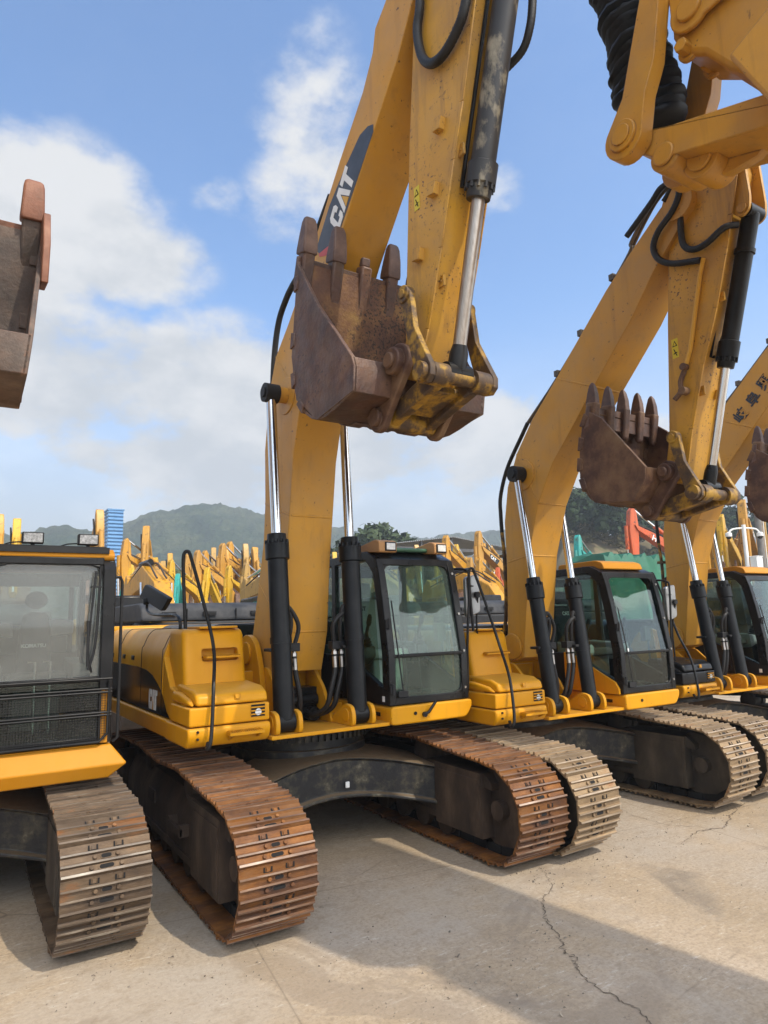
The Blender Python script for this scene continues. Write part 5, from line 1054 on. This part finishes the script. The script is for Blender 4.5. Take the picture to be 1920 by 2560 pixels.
# ------------------------------------------------------------------ the yard behind
YM = {}
for k, c in (('amber', (.58, .275, .012)), ('lemon', (.66, .38, .010)), ('buff', (.52, .26, .03)), ('teal', (.02, .36, .32)), ('orange', (.62, .10, .018)), ('dusty', (.46, .27, .06))):
    YM[k] = mat('yard_' + k + '_paint', [(.3, tuple(v * .8 for v in c)), (.6, c), (.8, tuple(v * .7 + .06 for v in c))], 1.2, .45, dust=(.25, .17, .09), dscale=2, damount=.3, streak=((.09, .05, .02), .75), spots=(.05, .03, .015), sscale=7, sthr=.60)
M['hoodgrey'] = mat('charcoal_hood_paint', [(.022, .024, .028), (.035, .037, .042)], 3, .65, spec=.3, dust=(.12, .11, .10), dscale=3, damount=.35)
ydark = mat('yard_dark_steel', [(.03, .024, .02), (.07, .05, .04)], 4, .7)
POSES = {
 'fold': dict(boom=[(-.15, 1.75), (-.5, 1.8), (-1.05, 3.3), (-1.75, 4.25), (-3.38, 5.20), (-3.5, 5.45), (-1.85, 4.78), (-.80, 3.9), (-.0, 2.2)], stick=[(-3.45, 2.9), (-3.32, 4.6), (-3.28, 5.4), (-3.34, 6.0), (-3.48, 6.2), (-3.62, 6.05), (-3.74, 5.2), (-3.62, 2.9)], sc=((-1.5, 4.75), (-2.4, 5.4), (-3.42, 6.12)), bk=(-3.5, 3.0), bc=((-3.8, 5.4), (-3.8, 4.4), (-3.75, 3.1)), bcy=(-1.45, 4.2)),
 'tall': dict(boom=[(-.15, 1.75), (-.5, 1.8), (-.90, 3.4), (-1.42, 4.4), (-2.5, 5.85), (-2.58, 6.1), (-1.5, 4.95), (-.65, 4.0), (.0, 2.2)], stick=[(-2.95, 3.6), (-2.6, 5.2), (-2.40, 6.1), (-2.44, 6.6), (-2.58, 6.75), (-2.72, 6.5), (-2.86, 5.7), (-3.1, 3.6)], sc=((-1.1, 4.9), (-1.75, 5.8), (-2.5, 6.7)), bk=(-3.0, 3.6), bc=((-2.95, 5.9), (-3.1, 5.0), (-3.25, 3.7)), bcy=(-1.15, 4.4)),
 'low': dict(boom=[(-.1, 1.75), (-.5, 1.7), (-1.4, 2.9), (-2.4, 3.3), (-4.8, 3.0), (-4.9, 3.35), (-2.4, 3.9), (-1.0, 3.4), (.1, 2.2)], stick=[(-5.3, 1.2), (-4.9, 2.6), (-4.6, 3.2), (-4.6, 3.7), (-4.85, 3.8), (-5.1, 3.5), (-5.6, 1.2)], sc=((-2.3, 4.0), (-3.4, 4.0), (-4.7, 3.75)), bk=(-5.4, 1.1), bc=((-5.1, 3.1), (-5.4, 2.4), (-5.75, 1.2)), bcy=(-1.7, 3.4))}
def yard_proto(paint, pose, dark=False):
    P = POSES[pose]; p = YM[paint]; r = thing('yard_excavator', 'x', 'excavator', (0, 0, 0))
    for sx in (-1, 1):
        b = MB(); b.prism([(-2.0 + .5 * cos(R(a)), .5 + .5 * sin(R(a))) for a in range(90, 271, 20)] + [(2.0 + .5 * cos(R(a)), .5 + .5 * sin(R(a))) for a in range(270, 451, 20)], 'x', sx * 1.25 - .3, sx * 1.25 + .3)
        for i in range(22): b.box((sx * 1.25 - .31, -2.0 + i * .19, .985), (sx * 1.25 + .31, -1.96 + i * .19, 1.02))
        b.obj('track', ydark, r)
    b = MB(); b.box((-1.0, -1.0, .5), (1.0, 1.0, 1.2)); b.box((-1.45, -1.6, 1.2), (1.45, 2.6, 1.5)); b.obj('undercarriage', ydark, r)
    b = MB(); b.prism(rounded([(-1.45, 1.5), (-1.45, 2.2), (-1.3, 2.4), (-.45, 2.4), (-.45, 1.5)], .1), 'y', -.9, 2.6); b.prism(rounded([(-.45, 1.5), (-.45, 2.3), (1.3, 2.3), (1.45, 2.2), (1.45, 1.5)], .1), 'y', .5, 2.6); b.box((-1.45, -1.7, 1.5), (-.5, -.9, 1.9))
    b.obj('engine_house', p, r, bevel=.03)
    b = MB(); b.prism(rounded([(-1.46, 2.6), (-1.35, 3.2), (-.8, 3.4), (.8, 3.4), (1.35, 3.2), (1.46, 2.6)], .2), 'z', 1.15, 2.35); b.obj('counterweight', M['matte'] if dark else p, r, bevel=.04)
    if dark:
        b = MB(); b.prism(rounded([(3.38, 2.36), (3.30, 2.62), (3.10, 2.72), (.6, 2.72), (.5, 2.36)], .08), 'x', -1.42, 1.42); h = b.obj('rear_hood', M['hoodgrey'], r, bevel=.03)
        for x in (-.9, .1, .9):
            b = MB(); b.box((x - .13, 3.34, 2.46), (x + .13, 3.40, 2.54)); b.box((x - .10, 3.395, 2.475), (x + .10, 3.405, 2.50), 1); b.obj('latch', [M['matte'], M['hole']], h)
        for x in (-.45, .55):
            b = MB(); b.box((x - .006, 3.335, 2.38), (x + .006, 3.387, 2.60)); b.obj('panel_gap', M['hole'], h)
    b = MB(); b.prism([(-1.75, 1.5), (-1.75, 2.2), (-1.5, 2.95), (.0, 3.0), (.15, 1.5)], 'x', .5, 1.45); c = b.obj('cab', M['black'], r, bevel=.05)
    b = MB(); b.prism([(-1.77, 1.75), (-1.77, 2.2), (-1.55, 2.82), (-1.54, 2.82), (-1.74, 2.2), (-1.74, 1.75)], 'x', .58, 1.37); b.prism([(-1.6, 1.9), (-1.42, 2.8), (-.1, 2.85), (.0, 1.9)], 'x', .49, .4985); b.prism([(-1.6, 1.9), (-1.42, 2.8), (-.1, 2.85), (.0, 1.9)], 'x', 1.4515, 1.46); b.obj('window', M['greenglass_far'], c, smooth=0)
    b = MB(); b.prism(P['boom'], 'x', -.21, .21); bo = b.obj('boom', p, r, bevel=.02)
    b = MB()
    for X in (-.12, .12): b.tube([(X, y, z + .08) for y, z in P['boom'][5:8]], .025, 6)
    b.obj('boom_pipe', ydark, bo)
    b = MB(); b.prism(P['stick'], 'x', -.15, .15); sk = b.obj('stick', p, r, bevel=.03); (k_, l_) = P['stick'][3]; b = MB(); b.tube([(-.17, P['boom'][4][0] - .1, P['boom'][4][1] + .1), (-.22, k_ - .1, l_ - .25), (-.18, k_ - .2, l_ - .9), (-.17, k_ - .15, l_ - 1.3)], .03, 6); b.obj('hose', M['rubber'], sk)
    (k, l) = P['bk']; b = MB()
    b.prism([(k + .1, l + .3), (k - .1, l - .25), (k + .3, l - .55), (k + .85, l - .45), (k + 1.1, l - .05), (k + 1.0, l + .5), (k + .9, l + .7), (k + .8, l + .45)], 'x', -.62, .62)
    for i in range(5): b.prism([(k + .85, l + .5), (k + .98, l + .55), (k + .9, l + .95)], 'x', -.58 + i * .27, -.48 + i * .27)
    b.obj('bucket', M['rustbrown'], r, bevel=.02)
    for sx in (-1, 1):
        b = MB(); p0 = Vector((sx * .36, -1.4, 1.5)); p2 = Vector((sx * .36, *P['bcy'])); b.cyl(p0, p0.lerp(p2, .6), .085, None, 10, 0); b.cyl(p0.lerp(p2, .6), p2, .045, None, 10, 1); b.obj('boom_cylinder', [M['cyl'], M['chrome']], r)
    b = MB(); q = [Vector((0, *v)) for v in P['sc']]; b.cyl(q[0], q[1], .09, None, 10, 0); b.cyl(q[1], q[2], .05, None, 10, 1); b.obj('stick_cylinder', [M['cyl'] if dark else p, M['chrome']], r)
    b = MB(); q = [Vector((0, *v)) for v in P['bc']]; b.cyl(q[0], q[1], .085, None, 10, 0); b.cyl(q[1], q[2], .045, None, 10, 1); b.prism([(P['bc'][2][0] - .08, P['bc'][2][1]), (P['bc'][2][0] + .05, P['bc'][2][1] - .1), (k + .2, l - .35), (k + .35, l - .2)], 'x', -.12, .12, 0); b.obj('bucket_cylinder', [M['cyl'] if dark else p, M['chrome']], r)
    return r
M['greenglass_far'] = glass('far_cab_glass', (.35, .42, .40))
CAMP = Vector((-3.339, -7.344, 2.322))
protos = {}; used = set()
TOPS = {'fold': (-3.5, 6.2), 'tall': (-2.6, 6.75), 'low': (-4.8, 3.8)}
def yard(label, x, y, z, paint, pose, deg, dark=False):
    """an excavator whose raised stick end stands over (x, y) at height z"""
    k = (paint, pose, dark)
    if k not in protos: protos[k] = yard_proto(*k)
    r = protos[k] if k not in used else copy_tree(protos[k]); used.add(k)
    t = TOPS[pose]; s = z / t[1]; a = R(deg)
    r.scale = (s, s, s); r.rotation_euler = (0, 0, a); r.location = (x - (-sin(a)) * t[0] * s, y - cos(a) * t[0] * s, 0)
    tag(r, label, 'excavator', 'excavators parked in the yard behind'); return r
yard('yellow excavator arm cut by the left edge above the mesh guarded cab', -2.25, 24, 6.9, 'amber', 'tall', 8)
yard('yellow upright excavator arm above the left lamp of the mesh guarded cab', -1.62, 24, 6.75, 'lemon', 'tall', -4)
yard('orange yellow upright excavator arm standing right beside the blue tower', 1.22, 22, 7.0, 'buff', 'tall', 3)
KA = yard('yellow excavator with black boom lettering and white rod just right of the blue tower', 2.65, 24, 6.1, 'amber', 'fold', -78)
yard('tall tan yellow excavator arm behind the black mirror, highest of its group', 3.50, 24, 6.7, 'buff', 'tall', -22)
yard('small yellow arm tip peeping out right of the tall tan arm', 5.0, 27, 5.4, 'dusty', 'tall', -20)
yard('teal excavator arm standing between the black mirror and the handrail', 4.15, 21, 4.35, 'teal', 'tall', -35)
yard('bright lemon yellow arm rising behind the teal arm', 4.75, 24.5, 5.25, 'lemon', 'fold', -62)
yard('yellow folded arm seen through the loop of the handrail', 7.0, 28, 6.1, 'buff', 'fold', -64)
yard('slim yellow arm just left of the handrail loop', 6.1, 30, 6.1, 'amber', 'tall', -12)
yard('yellow folded arm just right of the handrail, lowest of three alike in a line', 8.0, 30, 6.3, 'amber', 'fold', -66)
yard('yellow folded arm in the middle of three alike left of the tall boom', 9.0, 30, 6.75, 'buff', 'fold', -66)
yard('yellow folded arm nearest the tall boom, highest of three alike in a line', 10.1, 32, 7.1, 'amber', 'fold', -66)
yard('bright lemon excavator with low arm and brown bucket in front of three folded arms', 7.0, 23, 4.9, 'lemon', 'fold', -62)
yard('dusty upright arm close to the left side of the tall middle boom', 10.0, 29, 6.65, 'dusty', 'tall', -8)
yard('dusty arm half hidden behind the left boom cylinder of the middle machine', 10.9, 30, 6.6, 'buff', 'tall', 10)
yard('yellow arm seen between the middle boom and its right boom cylinder', 16.6, 33, 6.5, 'amber', 'fold', -60)
yard('small yellow arm tip left of the green roof trim', 18.2, 34, 6.9, 'lemon', 'tall', -20)
yard('yellow folded arm rising above the right lamp of the green trimmed cab', 19.1, 22.5, 6.75, 'amber', 'fold', -70)
KB = yard('yellow excavator arm with a black white lettered decal under the shed roof', 21.4, 22.5, 7.1, 'buff', 'fold', -74)
yard('yellow stub of an arm tip below the shed roof ridge', 21.6, 29, 7.0, 'dusty', 'tall', -10)
yard('orange yellow arm behind the round mirror of the green trimmed cab', 18.7, 20, 5.3, 'buff', 'fold', -65)
yard('teal arm folded behind the black cab with yellow roof hatch', 22.3, 16, 6.15, 'teal', 'fold', -75)
HI = yard('orange red excavator arm with white letters in front of the wooded slope', 27.1, 16.5, 7.9, 'orange', 'fold', -105)
yard('yellow arm crowded behind the white camera pole', 22.6, 9.5, 6.8, 'amber', 'fold', -60)
KC = yard('yellow arm with black and white boom decal behind the grey post', 25.6, 9.5, 7.1, 'buff', 'fold', -66)
yard('bright yellow arm beneath the rust brown bucket at the right edge', 27.5, 8.5, 7.3, 'lemon', 'fold', -60)
for lab, dx, dy, Y_, pt, po, dg in (('buff yellow arm between the blue tower and the tall tan arm, behind the lettered boom', 300, 1195, 31, 'buff', 'fold', -70), ('short dusty arm just left of the teal arm', 362, 1215, 33, 'dusty', 'tall', -30), ('pale arm tip just right of the teal arm, in the far row', 404, 1196, 36, 'buff', 'fold', -60),
    ('small lemon arm low behind the right leg of the handrail', 448, 1225, 20, 'lemon', 'tall', -50), ('thin far arm standing right of the handrail loop', 462, 1182, 38, 'dusty', 'tall', -15), ('thin arm tip between the lower two of the three alike', 474, 1200, 36, 'buff', 'tall', 5), ('far arm tip between the upper two of the three alike', 497, 1182, 40, 'amber', 'fold', -55),
    ('brown dusty arm low before the tall boom, beneath the dusty upright arm', 532, 1215, 22, 'dusty', 'fold', -75), ('far yellow arm tip touching the left edge of the tall boom', 553, 1182, 38, 'amber', 'tall', -20), ('yellow arm low between the mesh guarded cab and the mirror', 285, 1225, 19, 'lemon', 'tall', -40),
    ('far yellow arm tip left of the shed roof', 850, 1180, 40, 'amber', 'fold', -60), ('yellow arm just right of the right lamp on the green trimmed cab', 985, 1175, 30, 'lemon', 'fold', -66), ('thin dusty arm near the riser pipe of the second boom', 1060, 1178, 27, 'dusty', 'tall', -25), ('yellow arm low behind the round mirror bracket', 1035, 1205, 18, 'amber', 'fold', -78), ('orange arm low beside the second boom', 1075, 1225, 20, 'orange', 'tall', -60),
    ('bright yellow arm left of the white camera pole', 1555, 1110, 11, 'lemon', 'fold', -72), ('yellow upright arm between white pole and grey post', 1606, 1120, 13, 'buff', 'tall', -30), ('dark yellow arm right of the grey post', 1645, 1120, 12, 'dusty', 'fold', -58), ('teal arm tip low at the left side of the mesh guarded cab', 268, 1262, 16, 'teal', 'tall', -50)):
    px, py = dx * 1.15732, dy * 1.15732; dv = Vector((.52, .84, .154)) + Vector((.852, -.523, -.025)) * ((px - 960) / 1700) - Vector((-.06, -.144, .988)) * ((py - 1280) / 1700)
    q = CAMP + dv * ((Y_ - CAMP.y) / dv.y); yard(lab, q.x, q.y, q.z, pt, po, dg)
rnd = random.Random(77)
for i in range(26):      # the crowded far rows, alike to the eye
    dx = rnd.uniform(268, 560) if i < 19 else rnd.uniform(930, 1085); dy = rnd.uniform(1185, 1222) if i < 19 else rnd.uniform(1172, 1215); Y_ = rnd.uniform(30, 44)
    px, py = dx * 1.15732, dy * 1.15732; dv = Vector((.52, .84, .154)) + Vector((.852, -.523, -.025)) * ((px - 960) / 1700) - Vector((-.06, -.144, .988)) * ((py - 1280) / 1700)
    q = CAMP + dv * ((Y_ - CAMP.y) / dv.y); r = yard('small yellow arm in the crowded far rows of the yard', q.x, q.y, q.z, rnd.choice(('amber', 'buff', 'dusty', 'lemon')), rnd.choice(('fold', 'fold', 'tall')), rnd.uniform(-80, 10)); r['group'] = 'small yellow arms in the far rows'
for i, (lab, x, y, pose, pt) in enumerate((('excavator seen from behind with a dark grey hood, directly behind the left tool box', 1.0, 9.6, 'low', 'amber'), ('excavator seen from behind with dark grey hood between the middle cab and the second boom', 8.6, 10.0, 'low', 'buff'),
      ('excavator seen from behind, hood half hidden by the mesh guarded cab', -3.6, 9.4, 'low', 'lemon'), ('excavator seen from behind, its hood visible through the glass of the green trimmed cab', 4.8, 9.8, 'low', 'dusty'), ('excavator seen from behind, hood visible through the cab with the yellow roof hatch', 12.6, 10.2, 'low', 'amber'))):
    k = (pt, pose, True)
    if k not in protos: protos[k] = yard_proto(*k)
    r = protos[k] if k not in used else copy_tree(protos[k]); used.add(k)
    r.location = (x, y, 0); r.rotation_euler = (0, 0, R(180)); tag(r, lab, 'excavator', 'excavators parked in the yard behind')
for k, r in protos.items():
    if k not in used: bpy.data.objects.remove(r)
def on_boom(r, st, t, size, m, dark=None):
    """lettering on the visible left side of a yard machine's boom"""
    bo = [c for c in r.children if c.name.startswith('boom') and 'cyl' not in c.name][0]
    p, q = Vector((-3.2, 5.13)), Vector((-1.8, 4.50)); d = (q - p).normalized(); n = Vector((-d.y, d.x)); o = p.lerp(q, t)
    if dark:
        b = MB(); b.prism([tuple(o - d * .12 + n * .10), tuple(o + d * .80 + n * .16), tuple(o + d * .66 - n * .14), tuple(o - d * .02 - n * .10)], 'x', .2105, .214); b.obj('boom_decal', M['decalblack'], bo)
    o = o - n * size * .34
    return text('boom_lettering', st, size, frame(Vector((.2155, o.x, o.y)), (0, d.x, d.y), (0, n.x, n.y)), m, bo, bold=.008)
on_boom(KA, 'KATSU', .25, .21, M['decalblack'])
on_boom(KB, 'CAT', .3, .24, M['white'], True); on_boom(KC, 'CAT', .3, .24, M['white'], True); on_boom(HI, 'HI', .35, .34, M['white'])
# ------------------------------------------------------------------ tower, shed, tarp, poles
M['bluesheet'] = mat('blue_sheet_metal', [(.10, .23, .42), (.14, .29, .50)], 1.5, .5, streak=((.08, .12, .2), .3))
b = MB(); b.box((3.55, 34.02, 0), (4.38, 35.2, 8.9))
b.box((3.50, 33.98, 8.9), (4.43, 35.25, 8.98))
for i in range(42): z = .1 + i * .21; b.prism([(34.02, z), (33.96, z + .05), (33.96, z + .10), (34.02, z + .15)], 'x', 3.56, 4.37)
for i in range(42): z = .1 + i * .21; b.prism([(3.55, z), (3.49, z + .05), (3.49, z + .10), (3.55, z + .15)], 'y', 34.03, 35.19)
tag(b.obj('sheet_metal_tower', M['bluesheet']), 'tall narrow tower of blue ribbed sheet metal among the arms at left', 'tower')
sh_ = thing('open_shed', 'open shed with a low grey gabled roof behind the yard, right of the middle cab', 'shed', (37, 45, 0))
M['roof'] = mat('grey_roof_sheet', [(.20, .21, .21), (.30, .31, .31)], 2, .5); M['sheddark'] = mat('shed_dark_wall', [(.05, .052, .055), (.09, .09, .09)], 2, .8)
b = MB()
for s in (-1, 1):
    for i in range(34):
        x0, x1 = s * (.05 + i * .22), s * (.05 + i * .22 + .11); z0, z1 = 10.0 - abs(x0) * .125, 10.0 - abs(x1) * .125
        b.add([(x0, 0, z0), (x1, 0, z1), (x1, 18, z1), (x0, 18, z0), (x0, 0, z0 - .09), (x1, 0, z1 - .09), (x1, 18, z1 - .09), (x0, 18, z0 - .09)], [(0, 1, 2, 3), (7, 6, 5, 4), (0, 4, 5, 1), (1, 5, 6, 2), (2, 6, 7, 3), (3, 7, 4, 0)])
    b.add([(0, .02, 9.93), (s * 7.6, .02, 8.98), (s * 7.6, 17.98, 8.98), (0, 17.98, 9.93)], [(0, 1, 2, 3)])
b.obj('roof', M['roof'], sh_)
b = MB(); b.box((-7.3, 17.5, 0), (7.3, 17.7, 9.2)); b.obj('wall', M['sheddark'], sh_)
for x in (-7.2, -3.6, 0, 3.6, 7.2):
    b = MB(); b.box((x - .12, .3, 0), (x + .12, .55, 9.85 - abs(x) * .125)); b.obj('post', M['sheddark'], sh_)
b = MB(); b.box((-7.4, .25, 8.55), (7.4, .5, 8.85)); b.obj('beam', M['sheddark'], sh_)
M['tarp'] = mat('green_tarpaulin', [(.3, (.012, .085, .05)), (.6, (.02, .13, .075)), (.8, (.04, .19, .12))], 2, .55, bump=.5, bscale=5)
b = MB(); n, k = 40, 16; V = []
for i in range(n + 1):
    for j in range(k + 1):
        u, v = i / n * 2 - 1, j / k * 2 - 1
        h = 4.55 * (1 - max(0, abs(u) - .86) ** 1.0 * 6.5) if abs(u) > .86 else 4.55
        h = min(h, 4.55 if abs(v) < .7 else 4.55 - (abs(v) - .7) * 13); h = max(h, .02)
        h += .13 * sin(u * 17) * (abs(v) < .95) * (.6 + .4 * sin(v * 5)) + .08 * sin(u * 41 + v * 3)
        V.append((19.9 + u * 2.6, 11.5 + v * 1.5, max(0.02, h)))
b.add(V, [(i * (k + 1) + j, (i + 1) * (k + 1) + j, (i + 1) * (k + 1) + j + 1, i * (k + 1) + j + 1) for i in range(n) for j in range(k)])
tag(b.obj('tarp_covered_stack', M['tarp']), 'green tarpaulin draped over a high stack behind the second cab', 'tarpaulin')
M['polewhite'] = mat('white_pole_paint', [(.62, .62, .60), (.75, .75, .73)], 4, .45); M['polegrey'] = mat('weathered_post_grey', [(.12, .11, .10), (.20, .19, .175)], 5, .8)
p = thing('camera_pole', 'white pole with two dome cameras and a white box, between the second and third machines', 'camera pole', (22.3, 7.6, 0))
b = MB(); b.cyl((0, 0, 0), (0, 0, 5.55), .085, .075, 16); b.obj('pole', M['polewhite'], p)
b = MB(); b.tube([(-.55, .30, 5.22), (-.4, .22, 5.38), (0, 0, 5.42), (.4, -.22, 5.38), (.55, -.3, 5.22)], .035, 8); b.obj('bracket', M['polewhite'], p)
for s in (-1, 1):
    b = MB(); b.lathe((s * .55, -s * .30, 5.26), (0, 0, -1), [(0, .05), (.03, .12), (.16, .12), (.17, .10)], 18); d_ = b.obj('camera', M['polewhite'], p)
    b = MB(); b.lathe((s * .55, -s * .30, 5.09), (0, 0, -1), [(0, .10), (.05, .09), (.09, .05), (.1, .01)], 18); b.obj('camera_dome', M['decalblack'], d_)
b = MB(); b.box((.05, -.36, 3.72), (.45, -.08, 4.28)); b.box((.03, -.38, 4.28), (.47, -.06, 4.32)); bx = b.obj('control_box', M['polewhite'], p, bevel=.02)
p = thing('lamp_post', 'weathered grey post with a thin white pipe, right of the white camera pole', 'post', (23.55, 7.7, 0))
b = MB(); b.cyl((0, 0, 0), (-.02, 0, 6.9), .15, .12, 18); b.obj('post', M['polegrey'], p); b = MB(); b.cyl((.16, -.1, 0), (.14, -.1, 5.9), .02, None, 8); b.obj('conduit', M['polewhite'], p)

# ------------------------------------------------------------------ woods and hills
def leafmat(name, cols, sc_=.5):
    m = mat(name, cols, sc_, .75, detail=8, spec=.2); return m
M['leafdark'] = leafmat('dark_tree_leaves', [(.25, (.010, .022, .008)), (.5, (.022, .042, .014)), (.75, (.045, .068, .022))])
M['leafmid'] = leafmat('hill_tree_leaves', [(.25, (.022, .036, .016)), (.5, (.045, .066, .028)), (.75, (.085, .105, .045))], .3)
M['leafscrub'] = leafmat('dry_scrub_leaves', [(.25, (.05, .05, .02)), (.5, (.09, .085, .035)), (.75, (.14, .11, .05))], .4)
def wood(name, label, spots, m, seed, leaf, per):
    rnd = random.Random(seed); V = []; F = []
    for (x, y, z0, h, rad) in spots:
        cl = [(rnd.gauss(0, rad * .42), rnd.gauss(0, rad * .42), h * rnd.uniform(.35, .93), rad * rnd.uniform(.24, .46)) for _ in range(9)]
        for i in range(per):
            cx, cy, cz, cr = cl[rnd.randrange(9)]
            d = Vector((rnd.gauss(0, 1), rnd.gauss(0, 1), rnd.gauss(0, 1))).normalized()
            q = Vector((x + cx, y + cy, z0 + cz)) + d * cr * rnd.uniform(.55, 1.08); q.z = min(q.z, z0 + h * 1.02); q.z = max(q.z, z0 + .2)
            u = Vector((rnd.gauss(0, 1), rnd.gauss(0, 1), rnd.gauss(0, .6))).normalized(); w_ = (u.cross(d) if abs(u.dot(d)) < .95 else u.orthogonal()).normalized(); s = leaf * rnd.uniform(.6, 1.4)
            o = len(V); V += [q - u * s, q - w_ * s * .7, q + u * s, q + w_ * s * .7]; F.append((o, o + 1, o + 2, o + 3))
        b2 = len(V)
    b = MB(); b.v = [tuple(v) for v in V]; b.f = F; b.mi = [0] * len(F)
    return tag(b.obj(name, m, smooth=0), label, 'trees', kind='stuff')
rnd = random.Random(11)
def hill_z(x, y, prof):
    """ridge height by direction from the yard"""
    return 0
# big slope at right with its wood
def slope_z(x, y): return max(0, min(14.2, (y - 36) * .66)) * max(0, min(1, ((x + 3.3) / (y + 7.3) - .92) / .14)) + .6 * sin(x * .3) + .5 * sin(y * .5 + x * .2) - .8
b = MB(); n, k = 44, 24; V = [(48 + i * 2.2, 32 + j * 2.4, slope_z(48 + i * 2.2, 32 + j * 2.4)) for i in range(n + 1) for j in range(k + 1)]
b.add(V, [(i * (k + 1) + j, (i + 1) * (k + 1) + j, (i + 1) * (k + 1) + j + 1, i * (k + 1) + j + 1) for i in range(n) for j in range(k)])
M['earth'] = mat('bare_earth_slope', [(.3, (.10, .085, .04)), (.5, (.16, .125, .07)), (.7, (.075, .085, .03))], .35, .95, detail=10, bump=.4, bscale=2)
tag(b.obj('hill_slope', M['earth']), kind='structure')
S = []
for _ in range(90):
    x = rnd.uniform(60, 122); y = rnd.uniform(50, 76)
    if (x + 3.3) / (y + 7.3) > .99: S.append((x, y, slope_z(x, y) - .3, rnd.uniform(5.0, 8.0), rnd.uniform(2.4, 3.8)))
wood('slope_trees', 'dense dark green trees on the slope behind the second boom', S, M['leafdark'], 3, .34, 900)
S = [(x := rnd.uniform(58, 110), y := rnd.uniform(40, 58), slope_z(x, y) - .2, rnd.uniform(.9, 2.4), rnd.uniform(1.0, 2.2)) for _ in range(150)]
wood('slope_scrub', 'dry brownish scrub on the bare slope below the dark trees', S, M['leafscrub'], 4, .16, 220)
S = []
for _ in range(46):
    t = rnd.uniform(0, 1); x = 29 + 21 * t; y = rnd.uniform(60, 70); S.append((x + (y - 60) * .55, y, 0, (8.9 + 4.1 * math.exp(-((t - .45) / .34) ** 2) + rnd.uniform(-1.4, .6)) * (y + 7) / 67, rnd.uniform(2.4, 3.6)))
for _ in range(14):
    x = rnd.uniform(14, 32); y = rnd.uniform(62, 72); S.append((x, y, 0, rnd.uniform(6.5, 9.4), rnd.uniform(2.2, 3.4)))
wood('yard_edge_trees', 'rounded mound of mid green trees beyond the yard, behind the middle cab', S, M['leafmid'], 5, .42, 700)
# far hills: one sheet of terrain with ridges
prof = [(-60, 40), (-8, 52), (15, 55), (43, 61.5), (60, 60), (72, 57.5), (82, 64), (92, 71), (108, 76), (122, 79.5), (138, 81), (151, 81), (166, 79), (180, 76), (200, 74), (226, 71), (270, 64), (320, 66), (352, 70), (372, 73), (390, 75.5), (430, 76), (500, 70), (620, 60), (800, 50)]
def ridge(x):
    for (a, za), (c, zc) in zip(prof, prof[1:]):
        if a <= x <= c:
            t = (x - a) / (c - a); t = t * t * (3 - 2 * t) * .6 + t * .4; return za + (zc - za) * t
    return 45
from mathutils import noise as mn
b = MB(); nx, ny = 330, 44; V = []
for i in range(nx + 1):
    for j in range(ny + 1):
        v = j / ny; yy = 230 + 270 * v; sx = -60 + 860 * i / nx; f = yy / 450; x = -3.3 + (sx + 3.3) * (.35 + .65 * f)
        e = math.exp(-((yy - 450) / 120) ** 2) if yy < 450 else 1
        h = ridge(sx) * (e * 1.02 - .02) + 7 * (1 - e) * mn.noise((x * .02, yy * .02, 0)) * (e > .05)
        h += 3.6 * mn.noise((x * .07, yy * .07, 3)) + 2.0 * mn.noise((x * .25, yy * .25, 1)) + 1.3 * mn.noise((x * .9, yy * .9, 2)); V.append((x, yy, h - 3 if yy < 250 else h))
b.add(V, [(i * (ny + 1) + j, (i + 1) * (ny + 1) + j, (i + 1) * (ny + 1) + j + 1, i * (ny + 1) + j + 1) for i in range(nx) for j in range(ny)])
M['forest'] = mat('forested_hill', [(.3, (.012, .026, .012)), (.5, (.028, .050, .022)), (.7, (.075, .095, .040))], .06, .9, detail=12, bump=1.0, bscale=.22, bdist=4.0, spec=.1, dust=(.10, .10, .05), dscale=.03, damount=.6, spots=(.012, .022, .010), sscale=.5, sthr=.52)
tag(b.obj('hills', M['forest'], smooth=0), kind='structure')
# ------------------------------------------------------------------ air
hz = bpy.data.materials.new('haze_air'); hz.use_nodes = True
nt = hz.node_tree; nt.nodes.remove(nt.nodes['Principled BSDF']); pv = nt.nodes.new('ShaderNodeVolumePrincipled'); pv.inputs['Color'].default_value = (.86, .93, 1, 1); pv.inputs['Density'].default_value = .0011; pv.inputs['Anisotropy'].default_value = .2
nt.links.new(pv.outputs[0], [n for n in nt.nodes if n.type == 'OUTPUT_MATERIAL'][0].inputs['Volume'])
b = MB(); b.box((-420, -60, -1), (900, 560, 92)); tag(b.obj('haze', hz, smooth=0), kind='stuff')
